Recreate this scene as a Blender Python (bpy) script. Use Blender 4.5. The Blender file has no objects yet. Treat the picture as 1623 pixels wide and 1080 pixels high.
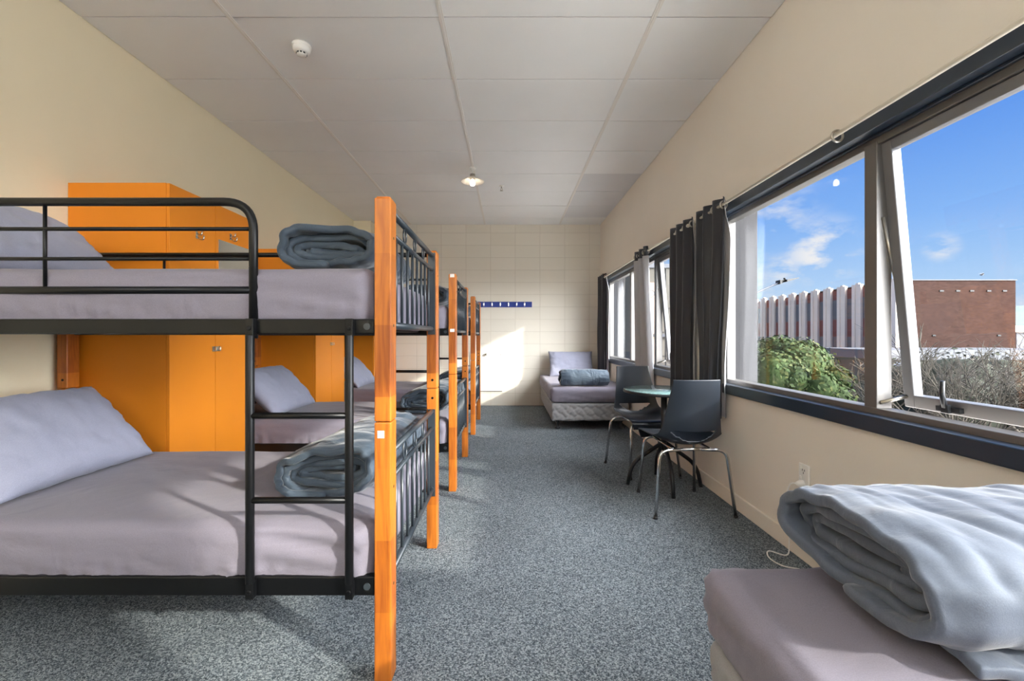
import bpy, math, random
from mathutils import Vector, Matrix, noise as mnoise

# ------------------------------------------------------------------ camera, world, lights
S = bpy.context.scene
COL = S.collection
PI = math.pi
F, CH, VX, VY = 700.0, 1.127, 806.0, 533.0          # focal length (px), eye height, vanishing point

cam_d = bpy.data.cameras.new('camera')
cam_d.sensor_width = 36.0
cam_d.lens = F / 1623.0 * 36.0
cam_d.shift_x = (811.5 - VX) / 1623.0
cam_d.shift_y = -(540.0 - VY) / 1623.0
cam_d.clip_start = 0.05
cam_d.clip_end = 2000
cam = bpy.data.objects.new('camera', cam_d)
COL.objects.link(cam)
cam.location = (0, 0, CH)
cam.rotation_euler = (PI / 2, 0, 0)
S.camera = cam

S.view_settings.view_transform = 'Standard'
S.view_settings.look = 'None'
S.view_settings.gamma = 1
S.view_settings.use_curve_mapping = False
S.view_settings.exposure = 0.5

SUN_DIR = Vector((-1.0, 0.63, -0.485)).normalized()   # direction the light travels
SKY_GAIN = 1.0
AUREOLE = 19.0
SUN_E = 5.0
BACK_E = 95.0


def make_world():
    w = bpy.data.worlds.new('sky')
    S.world = w
    w.use_nodes = True
    nt = w.node_tree
    N, L = nt.nodes, nt.links
    N.clear()
    out = N.new('ShaderNodeOutputWorld')
    bg = N.new('ShaderNodeBackground')
    tc = N.new('ShaderNodeTexCoord')
    sep = N.new('ShaderNodeSeparateXYZ')
    L.new(tc.outputs['Generated'], sep.inputs[0])
    ramp = N.new('ShaderNodeValToRGB')
    L.new(sep.outputs['Z'], ramp.inputs[0])
    els = ramp.color_ramp.elements
    els[0].position = 0.0
    els[0].color = (0.60, 0.74, 0.95, 1)
    els[1].position = 1.0
    els[1].color = (0.035, 0.14, 0.55, 1)
    for p, c in ((0.09, (0.46, 0.67, 0.98, 1)), (0.20, (0.25, 0.49, 0.97, 1)), (0.38, (0.09, 0.29, 0.88, 1))):
        e = els.new(p)
        e.color = c
    # clouds
    nz = N.new('ShaderNodeTexNoise')
    nz.inputs['Scale'].default_value = 9.0
    nz.inputs['Detail'].default_value = 7
    nz.inputs['Roughness'].default_value = 0.62
    mp = N.new('ShaderNodeMapping')
    mp.inputs['Scale'].default_value = (1, 1, 2.2)
    L.new(tc.outputs['Generated'], mp.inputs[0])
    L.new(mp.outputs[0], nz.inputs['Vector'])
    total = None
    for (px, py, rad, amt) in ((1232, 345, .095, .55), (1300, 402, .085, 1.0), (1243, 428, .045, .9),
                               (1492, 392, .03, .8), (1180, 470, .12, .55), (1620, 470, .05, .6), (1060, 440, .1, .6)):
        d = Vector((px - VX, F, VY - py)).normalized()
        sub = N.new('ShaderNodeVectorMath')
        sub.operation = 'DISTANCE'
        nrm = N.new('ShaderNodeVectorMath')
        nrm.operation = 'NORMALIZE'
        L.new(tc.outputs['Generated'], nrm.inputs[0])
        L.new(nrm.outputs[0], sub.inputs[0])
        sub.inputs[1].default_value = d
        mr = N.new('ShaderNodeMapRange')
        mr.inputs['From Min'].default_value = rad
        mr.inputs['From Max'].default_value = rad * .15
        mr.inputs['To Min'].default_value = 0
        mr.inputs['To Max'].default_value = amt
        mr.interpolation_type = 'SMOOTHSTEP'
        L.new(sub.outputs['Value'], mr.inputs['Value'])
        if total is None:
            total = mr.outputs[0]
        else:
            a = N.new('ShaderNodeMath')
            a.operation = 'MAXIMUM'
            L.new(total, a.inputs[0])
            L.new(mr.outputs[0], a.inputs[1])
            total = a.outputs[0]
    th = N.new('ShaderNodeMapRange')
    th.inputs['From Min'].default_value = .44
    th.inputs['From Max'].default_value = .58
    L.new(nz.outputs[0], th.inputs['Value'])
    mul = N.new('ShaderNodeMath')
    mul.operation = 'MULTIPLY'
    L.new(th.outputs[0], mul.inputs[0])
    L.new(total, mul.inputs[1])
    mix = N.new('ShaderNodeMix')
    mix.data_type = 'RGBA'
    L.new(mul.outputs[0], mix.inputs['Factor'])
    L.new(ramp.outputs[0], mix.inputs['A'])
    mix.inputs['B'].default_value = (.92, .90, .93, 1)
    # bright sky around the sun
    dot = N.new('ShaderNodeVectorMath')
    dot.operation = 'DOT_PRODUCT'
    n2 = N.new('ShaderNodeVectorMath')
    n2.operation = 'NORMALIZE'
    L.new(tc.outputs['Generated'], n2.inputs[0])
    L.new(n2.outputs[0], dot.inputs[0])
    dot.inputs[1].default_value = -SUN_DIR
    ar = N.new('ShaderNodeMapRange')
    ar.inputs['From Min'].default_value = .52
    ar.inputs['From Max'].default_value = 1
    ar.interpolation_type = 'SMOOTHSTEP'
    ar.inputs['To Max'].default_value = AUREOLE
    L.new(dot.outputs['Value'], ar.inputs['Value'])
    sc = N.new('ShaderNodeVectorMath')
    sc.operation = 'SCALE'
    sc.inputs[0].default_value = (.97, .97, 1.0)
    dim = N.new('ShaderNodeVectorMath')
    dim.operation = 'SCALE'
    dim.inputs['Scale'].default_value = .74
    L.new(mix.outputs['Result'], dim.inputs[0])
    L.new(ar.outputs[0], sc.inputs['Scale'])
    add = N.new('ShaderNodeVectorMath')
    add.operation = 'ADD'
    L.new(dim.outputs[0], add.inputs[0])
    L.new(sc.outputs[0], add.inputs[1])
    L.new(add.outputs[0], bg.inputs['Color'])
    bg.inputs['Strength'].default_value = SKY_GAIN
    L.new(bg.outputs[0], out.inputs[0])


make_world()
sd = bpy.data.lights.new('sun', 'SUN')
sd.energy = SUN_E
sd.angle = math.radians(1.6)
sd.color = (1.0, .93, .82)
sun = bpy.data.objects.new('sun', sd)
COL.objects.link(sun)
sun.rotation_euler = SUN_DIR.to_track_quat('-Z', 'Y').to_euler()
sun.location = (12, -8, 8)

ad = bpy.data.lights.new('fill_light_back', 'AREA')    # added fill light, unseen behind the camera, aimed up at the ceiling
ad.shape = 'RECTANGLE'
ad.size = 3.2
ad.size_y = .5
ad.energy = BACK_E
ad.color = (.97, .98, 1.0)
ad.spread = math.radians(130)
al = bpy.data.objects.new('fill_light_back', ad)
COL.objects.link(al)
al.location = (-0.45, -2.58, 2.36)
al.rotation_euler = (PI / 2 + .95, 0, 0)


# ------------------------------------------------------------------ helpers
def P(px, py, D):
    return Vector(((px - VX) * D / F, D, CH + (VY - py) * D / F))


def srgb(r, g, b):
    def c(v):
        v /= 255.0
        return v / 12.92 if v <= .04045 else ((v + .055) / 1.055) ** 2.4
    return (c(r), c(g), c(b), 1)


def fbm(p, oct=3):
    s, a, f = 0, 1, 1
    for _ in range(oct):
        s += a * mnoise.noise(Vector(p) * f)
        a *= .5
        f *= 2.1
    return s


def sstep(a, b, x):
    t = max(0, min(1, (x - a) / (b - a)))
    return t * t * (3 - 2 * t)


class MB:
    def __init__(s):
        s.v, s.f, s.sm, s.mi = [], [], [], []
        s.m = 0

    def add(s, vs, fs, smooth=False):
        o = len(s.v)
        s.v += [Vector(v) for v in vs]
        for f in fs:
            s.f.append([i + o for i in f])
            s.sm.append(smooth)
            s.mi.append(s.m)
        return s

    def box(s, x0, x1, y0, y1, z0, z1, M=None):
        vs = [Vector(v) for v in ((x0, y0, z0), (x1, y0, z0), (x1, y1, z0), (x0, y1, z0),
                                  (x0, y0, z1), (x1, y0, z1), (x1, y1, z1), (x0, y1, z1))]
        if M:
            vs = [M @ v for v in vs]
        return s.add(vs, [(0, 3, 2, 1), (4, 5, 6, 7), (0, 1, 5, 4), (1, 2, 6, 5), (2, 3, 7, 6), (3, 0, 4, 7)])

    def tube(s, pts, r, n=12, closed=False, caps=True):
        pts = [Vector(p) for p in pts]
        m = len(pts)
        rs = r if isinstance(r, (list, tuple)) else [r] * m
        vs, fs = [], []
        prev = None
        for i, p in enumerate(pts):
            if closed:
                t = (pts[(i + 1) % m] - pts[i - 1]).normalized()
            else:
                t = (pts[min(i + 1, m - 1)] - pts[max(i - 1, 0)]).normalized()
            if prev is None:
                a = Vector((0, 0, 1)) if abs(t.z) < .9 else Vector((1, 0, 0))
                u = t.cross(a).normalized()
            else:
                u = (prev - t * prev.dot(t)).normalized()
            prev = u
            w = t.cross(u)
            for k in range(n):
                an = 2 * PI * k / n
                vs.append(p + (u * math.cos(an) + w * math.sin(an)) * rs[i])
        for i in range(m if closed else m - 1):
            for k in range(n):
                a, b = i * n + k, i * n + (k + 1) % n
                c, d = ((i + 1) % m) * n + (k + 1) % n, ((i + 1) % m) * n + k
                fs.append((a, b, c, d))
        s.add(vs, fs, True)
        if caps and not closed:
            o = len(s.v) - len(vs)
            s.f.append([o + k for k in range(n)][::-1]); s.sm.append(False); s.mi.append(s.m)
            s.f.append([o + (m - 1) * n + k for k in range(n)]); s.sm.append(False); s.mi.append(s.m)
        return s

    def lathe(s, prof, c=(0, 0, 0), n=32, M=None):
        vs, fs = [], []
        for r, z in prof:
            for k in range(n):
                a = 2 * PI * k / n
                v = Vector((r * math.cos(a), r * math.sin(a), z))
                if M:
                    v = M @ v
                vs.append(v + Vector(c))
        for i in range(len(prof) - 1):
            for k in range(n):
                fs.append((i * n + k, i * n + (k + 1) % n, (i + 1) * n + (k + 1) % n, (i + 1) * n + k))
        return s.add(vs, fs, True)

    def disc(s, c, axis, r, h, n=16):
        c, axis = Vector(c), Vector(axis).normalized()
        return s.tube([c, c + axis * h], r, n)

    def build(s, name, mat, parent=None, org=None, bevel=0, mods=None):
        me = bpy.data.meshes.new(name)
        off = Vector(org) if org is not None else Vector((0, 0, 0))
        sub = off if parent is None else off
        me.from_pydata([v - sub for v in s.v], [], s.f)
        me.polygons.foreach_set('use_smooth', s.sm)
        me.polygons.foreach_set('material_index', s.mi)
        for m in (mat if isinstance(mat, (list, tuple)) else [mat]):
            me.materials.append(m)
        me.update()
        o = bpy.data.objects.new(name, me)
        COL.objects.link(o)
        if parent is not None:
            o.parent = parent
        else:
            o.location = off
        if bevel:
            b = o.modifiers.new('bevel', 'BEVEL')
            b.width = bevel
            b.segments = 2
            b.limit_method = 'ANGLE'
            b.angle_limit = math.radians(50)
        if mods:
            mods(o)
        return o


def arc(c, r, a0, a1, n, ax=(1, 0, 0), ay=(0, 0, 1)):
    c, ax, ay = Vector(c), Vector(ax), Vector(ay)
    return [c + (ax * math.cos(a0 + (a1 - a0) * i / n) + ay * math.sin(a0 + (a1 - a0) * i / n)) * r for i in range(n + 1)]


def rounded_path(pts, r, n=6):
    pts = [Vector(p) for p in pts]
    out = [pts[0]]
    for i in range(1, len(pts) - 1):
        a, b, c = pts[i - 1], pts[i], pts[i + 1]
        d1, d2 = (a - b), (c - b)
        rr = min(r, d1.length * .49, d2.length * .49)
        p0, p1 = b + d1.normalized() * rr, b + d2.normalized() * rr
        for k in range(n + 1):
            t = k / n
            out.append(p0 * (1 - t) ** 2 + b * 2 * t * (1 - t) + p1 * t * t)
    out.append(pts[-1])
    return out


def tag(o, label=None, cat=None, group=None, kind=None):
    if label: o['label'] = label
    if cat: o['category'] = cat
    if group: o['group'] = group
    if kind: o['kind'] = kind
    return o


def thing(name, label, cat, loc=(0, 0, 0), rz=0, group=None):
    o = bpy.data.objects.new(name, None)
    COL.objects.link(o)
    o.empty_display_size = .1
    o.location = loc
    o.rotation_euler = (0, 0, rz)
    return tag(o, label, cat, group)


def children(o):
    return [c for c in COL.objects if c.parent == o]


def dup(root, dloc=(0, 0, 0), label=None, group=None, loc=None, rz=None):
    r = root.copy()
    COL.objects.link(r)
    r.location = Vector(loc) if loc is not None else root.location + Vector(dloc)
    if rz is not None:
        r.rotation_euler = (0, 0, rz)
    if label: r['label'] = label
    if group: r['group'] = group
    for ch in children(root):
        c = ch.copy()
        COL.objects.link(c)
        c.parent = r
        for g in children(ch):
            d = g.copy()
            COL.objects.link(d)
            d.parent = c
    return r


# ------------------------------------------------------------------ materials
def mat(name, col, rough=.6, metal=0, spec=.5, bump=0, bscale=40, var=0, vscale=6, sheen=0, stretch=(1, 1, 1), bdist=.002, coat=0):
    m = bpy.data.materials.new(name)
    m.use_nodes = True
    N, L = m.node_tree.nodes, m.node_tree.links
    b = N['Principled BSDF']
    b.inputs['Base Color'].default_value = col
    b.inputs['Roughness'].default_value = rough
    b.inputs['Metallic'].default_value = metal
    b.inputs['Specular IOR Level'].default_value = spec
    b.inputs['Sheen Weight'].default_value = sheen
    b.inputs['Coat Weight'].default_value = coat
    tc = N.new('ShaderNodeTexCoord')
    mp = N.new('ShaderNodeMapping')
    mp.inputs['Scale'].default_value = stretch
    L.new(tc.outputs['Object'], mp.inputs[0])
    if var:
        n = N.new('ShaderNodeTexNoise')
        n.inputs['Scale'].default_value = vscale
        n.inputs['Detail'].default_value = 5
        L.new(mp.outputs[0], n.inputs['Vector'])
        mr = N.new('ShaderNodeMapRange')
        mr.inputs['From Min'].default_value = .3
        mr.inputs['From Max'].default_value = .7
        mr.inputs['To Min'].default_value = 1 - var
        mr.inputs['To Max'].default_value = 1 + var
        L.new(n.outputs[0], mr.inputs['Value'])
        v = N.new('ShaderNodeVectorMath')
        v.operation = 'SCALE'
        v.inputs[0].default_value = col[:3]
        L.new(mr.outputs[0], v.inputs['Scale'])
        L.new(v.outputs[0], b.inputs['Base Color'])
    if bump:
        n = N.new('ShaderNodeTexNoise')
        n.inputs['Scale'].default_value = bscale
        n.inputs['Detail'].default_value = 4
        L.new(mp.outputs[0], n.inputs['Vector'])
        bp = N.new('ShaderNodeBump')
        bp.inputs['Strength'].default_value = bump
        bp.inputs['Distance'].default_value = bdist
        L.new(n.outputs[0], bp.inputs['Height'])
        L.new(bp.outputs[0], b.inputs['Normal'])
    return m


def mat_wood(name, c1, c2, axis_scale=(14, 14, 1.2), rough=.45, coat=.12):
    m = bpy.data.materials.new(name)
    m.use_nodes = True
    N, L = m.node_tree.nodes, m.node_tree.links
    b = N['Principled BSDF']
    b.inputs['Roughness'].default_value = rough
    b.inputs['Coat Weight'].default_value = coat
    b.inputs['Coat Roughness'].default_value = .25
    tc = N.new('ShaderNodeTexCoord')
    mp = N.new('ShaderNodeMapping')
    mp.inputs['Scale'].default_value = axis_scale
    L.new(tc.outputs['Object'], mp.inputs[0])
    n = N.new('ShaderNodeTexNoise')
    n.inputs['Scale'].default_value = 3.0
    n.inputs['Detail'].default_value = 8
    n.inputs['Distortion'].default_value = 1.2
    L.new(mp.outputs[0], n.inputs['Vector'])
    # finger-jointed blocks of slightly different tone
    sep = N.new('ShaderNodeSeparateXYZ')
    L.new(tc.outputs['Object'], sep.inputs[0])
    mz = N.new('ShaderNodeMath')
    mz.operation = 'MULTIPLY'
    mz.inputs[1].default_value = 4.3
    L.new(sep.outputs['Z'], mz.inputs[0])
    fl = N.new('ShaderNodeMath')
    fl.operation = 'FLOOR'
    L.new(mz.outputs[0], fl.inputs[0])
    wn = N.new('ShaderNodeTexWhiteNoise')
    wn.noise_dimensions = '1D'
    L.new(fl.outputs[0], wn.inputs['W'])
    mx = N.new('ShaderNodeMath')
    mx.operation = 'MULTIPLY_ADD'
    L.new(wn.outputs['Value'], mx.inputs[0])
    mx.inputs[1].default_value = .32
    L.new(n.outputs[0], mx.inputs[2])
    r = N.new('ShaderNodeValToRGB')
    r.color_ramp.elements[0].position = .4
    r.color_ramp.elements[0].color = c2
    r.color_ramp.elements[1].position = .85
    r.color_ramp.elements[1].color = c1
    L.new(mx.outputs[0], r.inputs[0])
    L.new(r.outputs[0], b.inputs['Base Color'])
    return m


def mat_carpet():
    m = bpy.data.materials.new('carpet')
    m.use_nodes = True
    N, L = m.node_tree.nodes, m.node_tree.links
    b = N['Principled BSDF']
    b.inputs['Roughness'].default_value = .95
    b.inputs['Specular IOR Level'].default_value = .1
    tc = N.new('ShaderNodeTexCoord')
    v = N.new('ShaderNodeTexVoronoi')
    v.inputs['Scale'].default_value = 230
    L.new(tc.outputs['Object'], v.inputs['Vector'])
    n = N.new('ShaderNodeTexNoise')
    n.inputs['Scale'].default_value = 2.2
    n.inputs['Detail'].default_value = 4
    L.new(tc.outputs['Object'], n.inputs['Vector'])
    sp = N.new('ShaderNodeSeparateColor')
    L.new(v.outputs['Color'], sp.inputs[0])
    r = N.new('ShaderNodeValToRGB')
    e = r.color_ramp.elements
    e[0].position = 0
    e[0].color = srgb(57, 65, 71)
    e[1].position = 1
    e[1].color = srgb(160, 168, 172)
    a = e.new(.45)
    a.color = srgb(101, 110, 117)
    L.new(sp.outputs[0], r.inputs[0])
    mr = N.new('ShaderNodeMapRange')
    mr.inputs['To Min'].default_value = .74
    mr.inputs['To Max'].default_value = 1.18
    L.new(n.outputs[0], mr.inputs['Value'])
    sc = N.new('ShaderNodeVectorMath')
    sc.operation = 'SCALE'
    L.new(r.outputs[0], sc.inputs[0])
    L.new(mr.outputs[0], sc.inputs['Scale'])
    L.new(sc.outputs[0], b.inputs['Base Color'])
    bp = N.new('ShaderNodeBump')
    bp.inputs['Strength'].default_value = .8
    bp.inputs['Distance'].default_value = .004
    bp.invert = True
    L.new(v.outputs['Distance'], bp.inputs['Height'])
    L.new(bp.outputs[0], b.inputs['Normal'])
    return m


def mat_blocks():
    m = bpy.data.materials.new('painted_blocks')
    m.use_nodes = True
    N, L = m.node_tree.nodes, m.node_tree.links
    b = N['Principled BSDF']
    b.inputs['Roughness'].default_value = .7
    tc = N.new('ShaderNodeTexCoord')
    mp = N.new('ShaderNodeMapping')
    mp.inputs['Rotation'].default_value = (-PI / 2, 0, 0)
    mp.inputs['Location'].default_value = (.29, 0, 0)
    L.new(tc.outputs['Object'], mp.inputs[0])
    br = N.new('ShaderNodeTexBrick')
    br.offset = 0
    br.inputs['Color1'].default_value = srgb(226, 219, 205)
    br.inputs['Color2'].default_value = srgb(222, 215, 200)
    br.inputs['Mortar'].default_value = srgb(203, 194, 178)
    br.inputs['Scale'].default_value = 1
    br.inputs['Mortar Size'].default_value = .0035
    br.inputs['Mortar Smooth'].default_value = .6
    br.inputs['Brick Width'].default_value = .4
    br.inputs['Row Height'].default_value = .2
    L.new(mp.outputs[0], br.inputs['Vector'])
    L.new(br.outputs['Color'], b.inputs['Base Color'])
    bp = N.new('ShaderNodeBump')
    bp.inputs['Strength'].default_value = .6
    bp.inputs['Distance'].default_value = .004
    bp.invert = True
    L.new(br.outputs['Fac'], bp.inputs['Height'])
    L.new(bp.outputs[0], b.inputs['Normal'])
    return m


def mat_bricks(name, c1, c2, mo, w=.23, h=.086, ms=.008, rot=(-PI / 2, 0, 0)):
    m = bpy.data.materials.new(name)
    m.use_nodes = True
    N, L = m.node_tree.nodes, m.node_tree.links
    b = N['Principled BSDF']
    b.inputs['Roughness'].default_value = .9
    b.inputs['Specular IOR Level'].default_value = .05
    tc = N.new('ShaderNodeTexCoord')
    mp = N.new('ShaderNodeMapping')
    mp.inputs['Rotation'].default_value = rot
    L.new(tc.outputs['Object'], mp.inputs[0])
    br = N.new('ShaderNodeTexBrick')
    br.inputs['Color1'].default_value = c1
    br.inputs['Color2'].default_value = c2
    br.inputs['Mortar'].default_value = mo
    br.inputs['Scale'].default_value = 1
    br.inputs['Mortar Size'].default_value = ms
    br.inputs['Brick Width'].default_value = w
    br.inputs['Row Height'].default_value = h
    L.new(mp.outputs[0], br.inputs['Vector'])
    n = N.new('ShaderNodeTexNoise')
    n.inputs['Scale'].default_value = .7
    n.inputs['Detail'].default_value = 6
    L.new(tc.outputs['Object'], n.inputs['Vector'])
    mr = N.new('ShaderNodeMapRange')
    mr.inputs['To Min'].default_value = .75
    mr.inputs['To Max'].default_value = 1.25
    L.new(n.outputs[0], mr.inputs['Value'])
    sc = N.new('ShaderNodeVectorMath')
    sc.operation = 'SCALE'
    L.new(br.outputs['Color'], sc.inputs[0])
    L.new(mr.outputs[0], sc.inputs['Scale'])
    L.new(sc.outputs[0], b.inputs['Base Color'])
    return m


def mat_glass():
    m = bpy.data.materials.new('window_glass')
    m.use_nodes = True
    N, L = m.node_tree.nodes, m.node_tree.links
    N.clear()
    o = N.new('ShaderNodeOutputMaterial')
    t = N.new('ShaderNodeBsdfTransparent')
    t.inputs[0].default_value = (.97, .985, .98, 1)
    g = N.new('ShaderNodeBsdfGlossy')
    g.inputs['Roughness'].default_value = .0
    lw = N.new('ShaderNodeLayerWeight')
    pw = N.new('ShaderNodeMath')
    pw.operation = 'POWER'
    pw.inputs[1].default_value = 5.0
    L.new(lw.outputs['Facing'], pw.inputs[0])
    ma = N.new('ShaderNodeMath')
    ma.operation = 'MULTIPLY_ADD'
    L.new(pw.outputs[0], ma.inputs[0])
    ma.inputs[1].default_value = .55
    ma.inputs[2].default_value = .03
    mx = N.new('ShaderNodeMixShader')
    L.new(ma.outputs[0], mx.inputs[0])
    L.new(t.outputs[0], mx.inputs[1])
    L.new(g.outputs[0], mx.inputs[2])
    L.new(mx.outputs[0], o.inputs[0])
    return m


def mat_emit(name, col, s):
    m = bpy.data.materials.new(name)
    m.use_nodes = True
    b = m.node_tree.nodes['Principled BSDF']
    b.inputs['Base Color'].default_value = col
    b.inputs['Emission Color'].default_value = col
    b.inputs['Emission Strength'].default_value = s
    return m


def mat_cloth(name, col, rough=.85, sheen=.15, wr=.5, wscale=7, wdist=.012, stretch=(1, 1, 1)):
    """Woven cloth: fine weave plus soft creases."""
    m = bpy.data.materials.new(name)
    m.use_nodes = True
    N, L = m.node_tree.nodes, m.node_tree.links
    b = N['Principled BSDF']
    b.inputs['Roughness'].default_value = rough
    b.inputs['Specular IOR Level'].default_value = .25
    b.inputs['Sheen Weight'].default_value = sheen
    b.inputs['Sheen Roughness'].default_value = .4
    tc = N.new('ShaderNodeTexCoord')
    mp = N.new('ShaderNodeMapping')
    mp.inputs['Scale'].default_value = stretch
    L.new(tc.outputs['Object'], mp.inputs[0])
    n = N.new('ShaderNodeTexNoise')
    n.inputs['Scale'].default_value = wscale
    n.inputs['Detail'].default_value = 5
    n.inputs['Roughness'].default_value = .45
    n.inputs['Distortion'].default_value = 1.1
    L.new(mp.outputs[0], n.inputs['Vector'])
    n2 = N.new('ShaderNodeTexNoise')
    n2.inputs['Scale'].default_value = 420
    L.new(tc.outputs['Object'], n2.inputs['Vector'])
    b1 = N.new('ShaderNodeBump')
    b1.inputs['Strength'].default_value = wr
    b1.inputs['Distance'].default_value = wdist
    L.new(n.outputs[0], b1.inputs['Height'])
    b2 = N.new('ShaderNodeBump')
    b2.inputs['Strength'].default_value = .25
    b2.inputs['Distance'].default_value = .001
    L.new(n2.outputs[0], b2.inputs['Height'])
    L.new(b1.outputs[0], b2.inputs['Normal'])
    L.new(b2.outputs[0], b.inputs['Normal'])
    mr = N.new('ShaderNodeMapRange')
    mr.inputs['To Min'].default_value = .74
    mr.inputs['To Max'].default_value = 1.12
    L.new(n2.outputs[0], mr.inputs['Value'])
    sc = N.new('ShaderNodeVectorMath')
    sc.operation = 'SCALE'
    sc.inputs[0].default_value = col[:3]
    L.new(mr.outputs[0], sc.inputs['Scale'])
    L.new(sc.outputs[0], b.inputs['Base Color'])
    return m


M = {}
M['carpet'] = mat_carpet()
M['wall_cream'] = mat('cream_wall_paint', srgb(238, 226, 196), .75, bump=.25, bscale=90, var=.025, vscale=1.3)
M['wall_pink'] = mat('beige_wall_paint', srgb(234, 226, 213), .75, bump=.25, bscale=90, var=.025, vscale=1.3)
M['blocks'] = mat_blocks()
M['tile'] = mat('ceiling_tile', srgb(242, 242, 241), .8, bump=.2, bscale=160, var=.03, vscale=1.1)
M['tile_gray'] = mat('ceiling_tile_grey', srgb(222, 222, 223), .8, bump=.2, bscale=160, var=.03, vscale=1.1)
M['tgrid'] = mat('ceiling_grid', srgb(236, 232, 226), .6)
M['dark_gap'] = mat('dark_gap', srgb(105, 95, 85), .9)
M['trim_navy'] = mat('navy_gloss_paint', srgb(36, 48, 62), .28, spec=.6, bump=.1, bscale=30)
M['alu'] = mat('satin_aluminium', srgb(120, 117, 114), .42, metal=.6)
M['alu_white'] = mat('bright_aluminium', srgb(122, 122, 125), .4, metal=.3)
M['chrome'] = mat('chrome', srgb(205, 205, 205), .14, metal=1)
M['steel'] = mat('brushed_steel', srgb(185, 180, 170), .3, metal=1)
M['glass'] = mat_glass()
M['black_metal'] = mat('black_powder_coat', srgb(9, 10, 12), .38, spec=.3)
M['grey_metal'] = mat('graphite_enamel', srgb(48, 55, 61), .32, spec=.6)
M['black_plastic'] = mat('black_plastic', srgb(28, 31, 35), .38, bump=.3, bscale=260, bdist=.001)
M['chair'] = mat('chair_plastic', srgb(26, 32, 40), .36, spec=.55, bump=.3, bscale=320, bdist=.001)
M['wood'] = mat_wood('honey_wood', srgb(194, 112, 30), srgb(142, 70, 15))
M['laminate'] = mat('orange_laminate', srgb(228, 136, 32), .5, spec=.3, var=.03, vscale=2, bump=.08, bscale=200)
M['sheet'] = mat_cloth('mauve_sheet', srgb(131, 126, 139), wr=.55, wscale=5, wdist=.012)
M['pillow'] = mat_cloth('mauve_pillowcase', srgb(158, 160, 178), wr=.45, wscale=9, wdist=.01)
M['duvet'] = mat_cloth('slate_duvet', srgb(68, 80, 93), rough=.55, sheen=.3, wr=.8, wscale=9, wdist=.012, stretch=(1, 1, 1.8))
M['duvet_light'] = mat_cloth('grey_duvet', srgb(92, 100, 114), rough=.65, sheen=.25, wr=.6, wscale=5, wdist=.014, stretch=(2, .8, 1))
M['divan'] = mat_cloth('divan_fabric', srgb(160, 160, 162), rough=.7, wr=.2, wscale=14)
M['curtain'] = mat('charcoal_curtain', srgb(33, 36, 45), .5, sheen=.2, bump=.2, bscale=300)
M['lining'] = mat('curtain_lining', srgb(176, 176, 180), .8, bump=.3, bscale=25, bdist=.004)
M['rod'] = mat('cream_rod', srgb(214, 206, 190), .4)
M['white'] = mat('white_plastic', srgb(235, 233, 228), .4)
M['white_paint'] = mat('white_paint', srgb(232, 228, 220), .55)
M['mirror'] = mat('mirror', srgb(220, 222, 222), .06, metal=1)
M['blue'] = mat('blue_board', srgb(22, 52, 140), .45)
M['teal_top'] = mat('teal_table_top', srgb(120, 150, 150), .12, spec=.8, var=.5, vscale=90, bump=.15, bscale=80)
M['sticker'] = mat('sticker', srgb(238, 234, 228), .6)
M['bulb'] = mat_emit('bulb_glow', (1, .9, .74, 1), 12)
M['shade'] = mat('glass_shade', srgb(240, 232, 220), .3)
M['shade'].node_tree.nodes['Principled BSDF'].inputs['Transmission Weight'].default_value = .35

# ------------------------------------------------------------------ room shell
XL, XR, YF, YB, H = -2.422, 1.489, 7.157, -2.6, 2.931
T = .12


def struct(mb, name, m, bevel=0, org=None):
    return tag(mb.build(name, m, bevel=bevel, org=org), kind='structure')


struct(MB().box(XL - T, XR + T, YB - T, YF + T, -.12, 0), 'floor', M['carpet'])
struct(MB().box(XL - T, XL, YB, YF, 0, H + .1), 'wall_left', M['wall_cream'])
struct(MB().box(XL - T, XR + .11, YF, YF + T, 0, H + .1), 'wall_far', M['blocks'])
struct(MB().box(XL + .001, -2.149, 6.9, YF - .001, .001, H - .001), 'trim_1', M['wall_cream'], .004)
# back wall with a wide unseen opening, added for the fill light
bw = MB()
bw.box(XL - T, XR + .11, YB - T, YB, 0, 2.15)
bw.box(XL - T, XR + .11, YB - T, YB, 2.7, H + .1)
bw.box(XL - T, -2.05, YB - T, YB, 2.15, 2.7)
bw.box(1.15, XR + .11, YB - T, YB, 2.15, 2.7)
struct(bw, 'wall_back', M['wall_cream'])
# right wall with two long window openings
W1, W2 = (-.30, 3.14), (3.58, 6.73)
SZ0, SZ1 = .785, 1.985
XO = XR + .11
rw = MB()
rw.box(XR, XO, YB - T, YF + T, 0, SZ0)
rw.box(XR, XO, YB - T, YF + T, SZ1, H + .1)
rw.box(XR, XO, YB - T, W1[0], SZ0, SZ1)
rw.box(XR, XO, W1[1], W2[0], SZ0, SZ1)
rw.box(XR, XO, W2[1], YF + T, SZ0, SZ1)
struct(rw, 'wall_right', M['wall_pink'])
bb = MB().box(XR - .016, XR, YB, YF, .001, .098)
struct(bb, 'baseboard_right', M['wall_pink'], .006)

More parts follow.
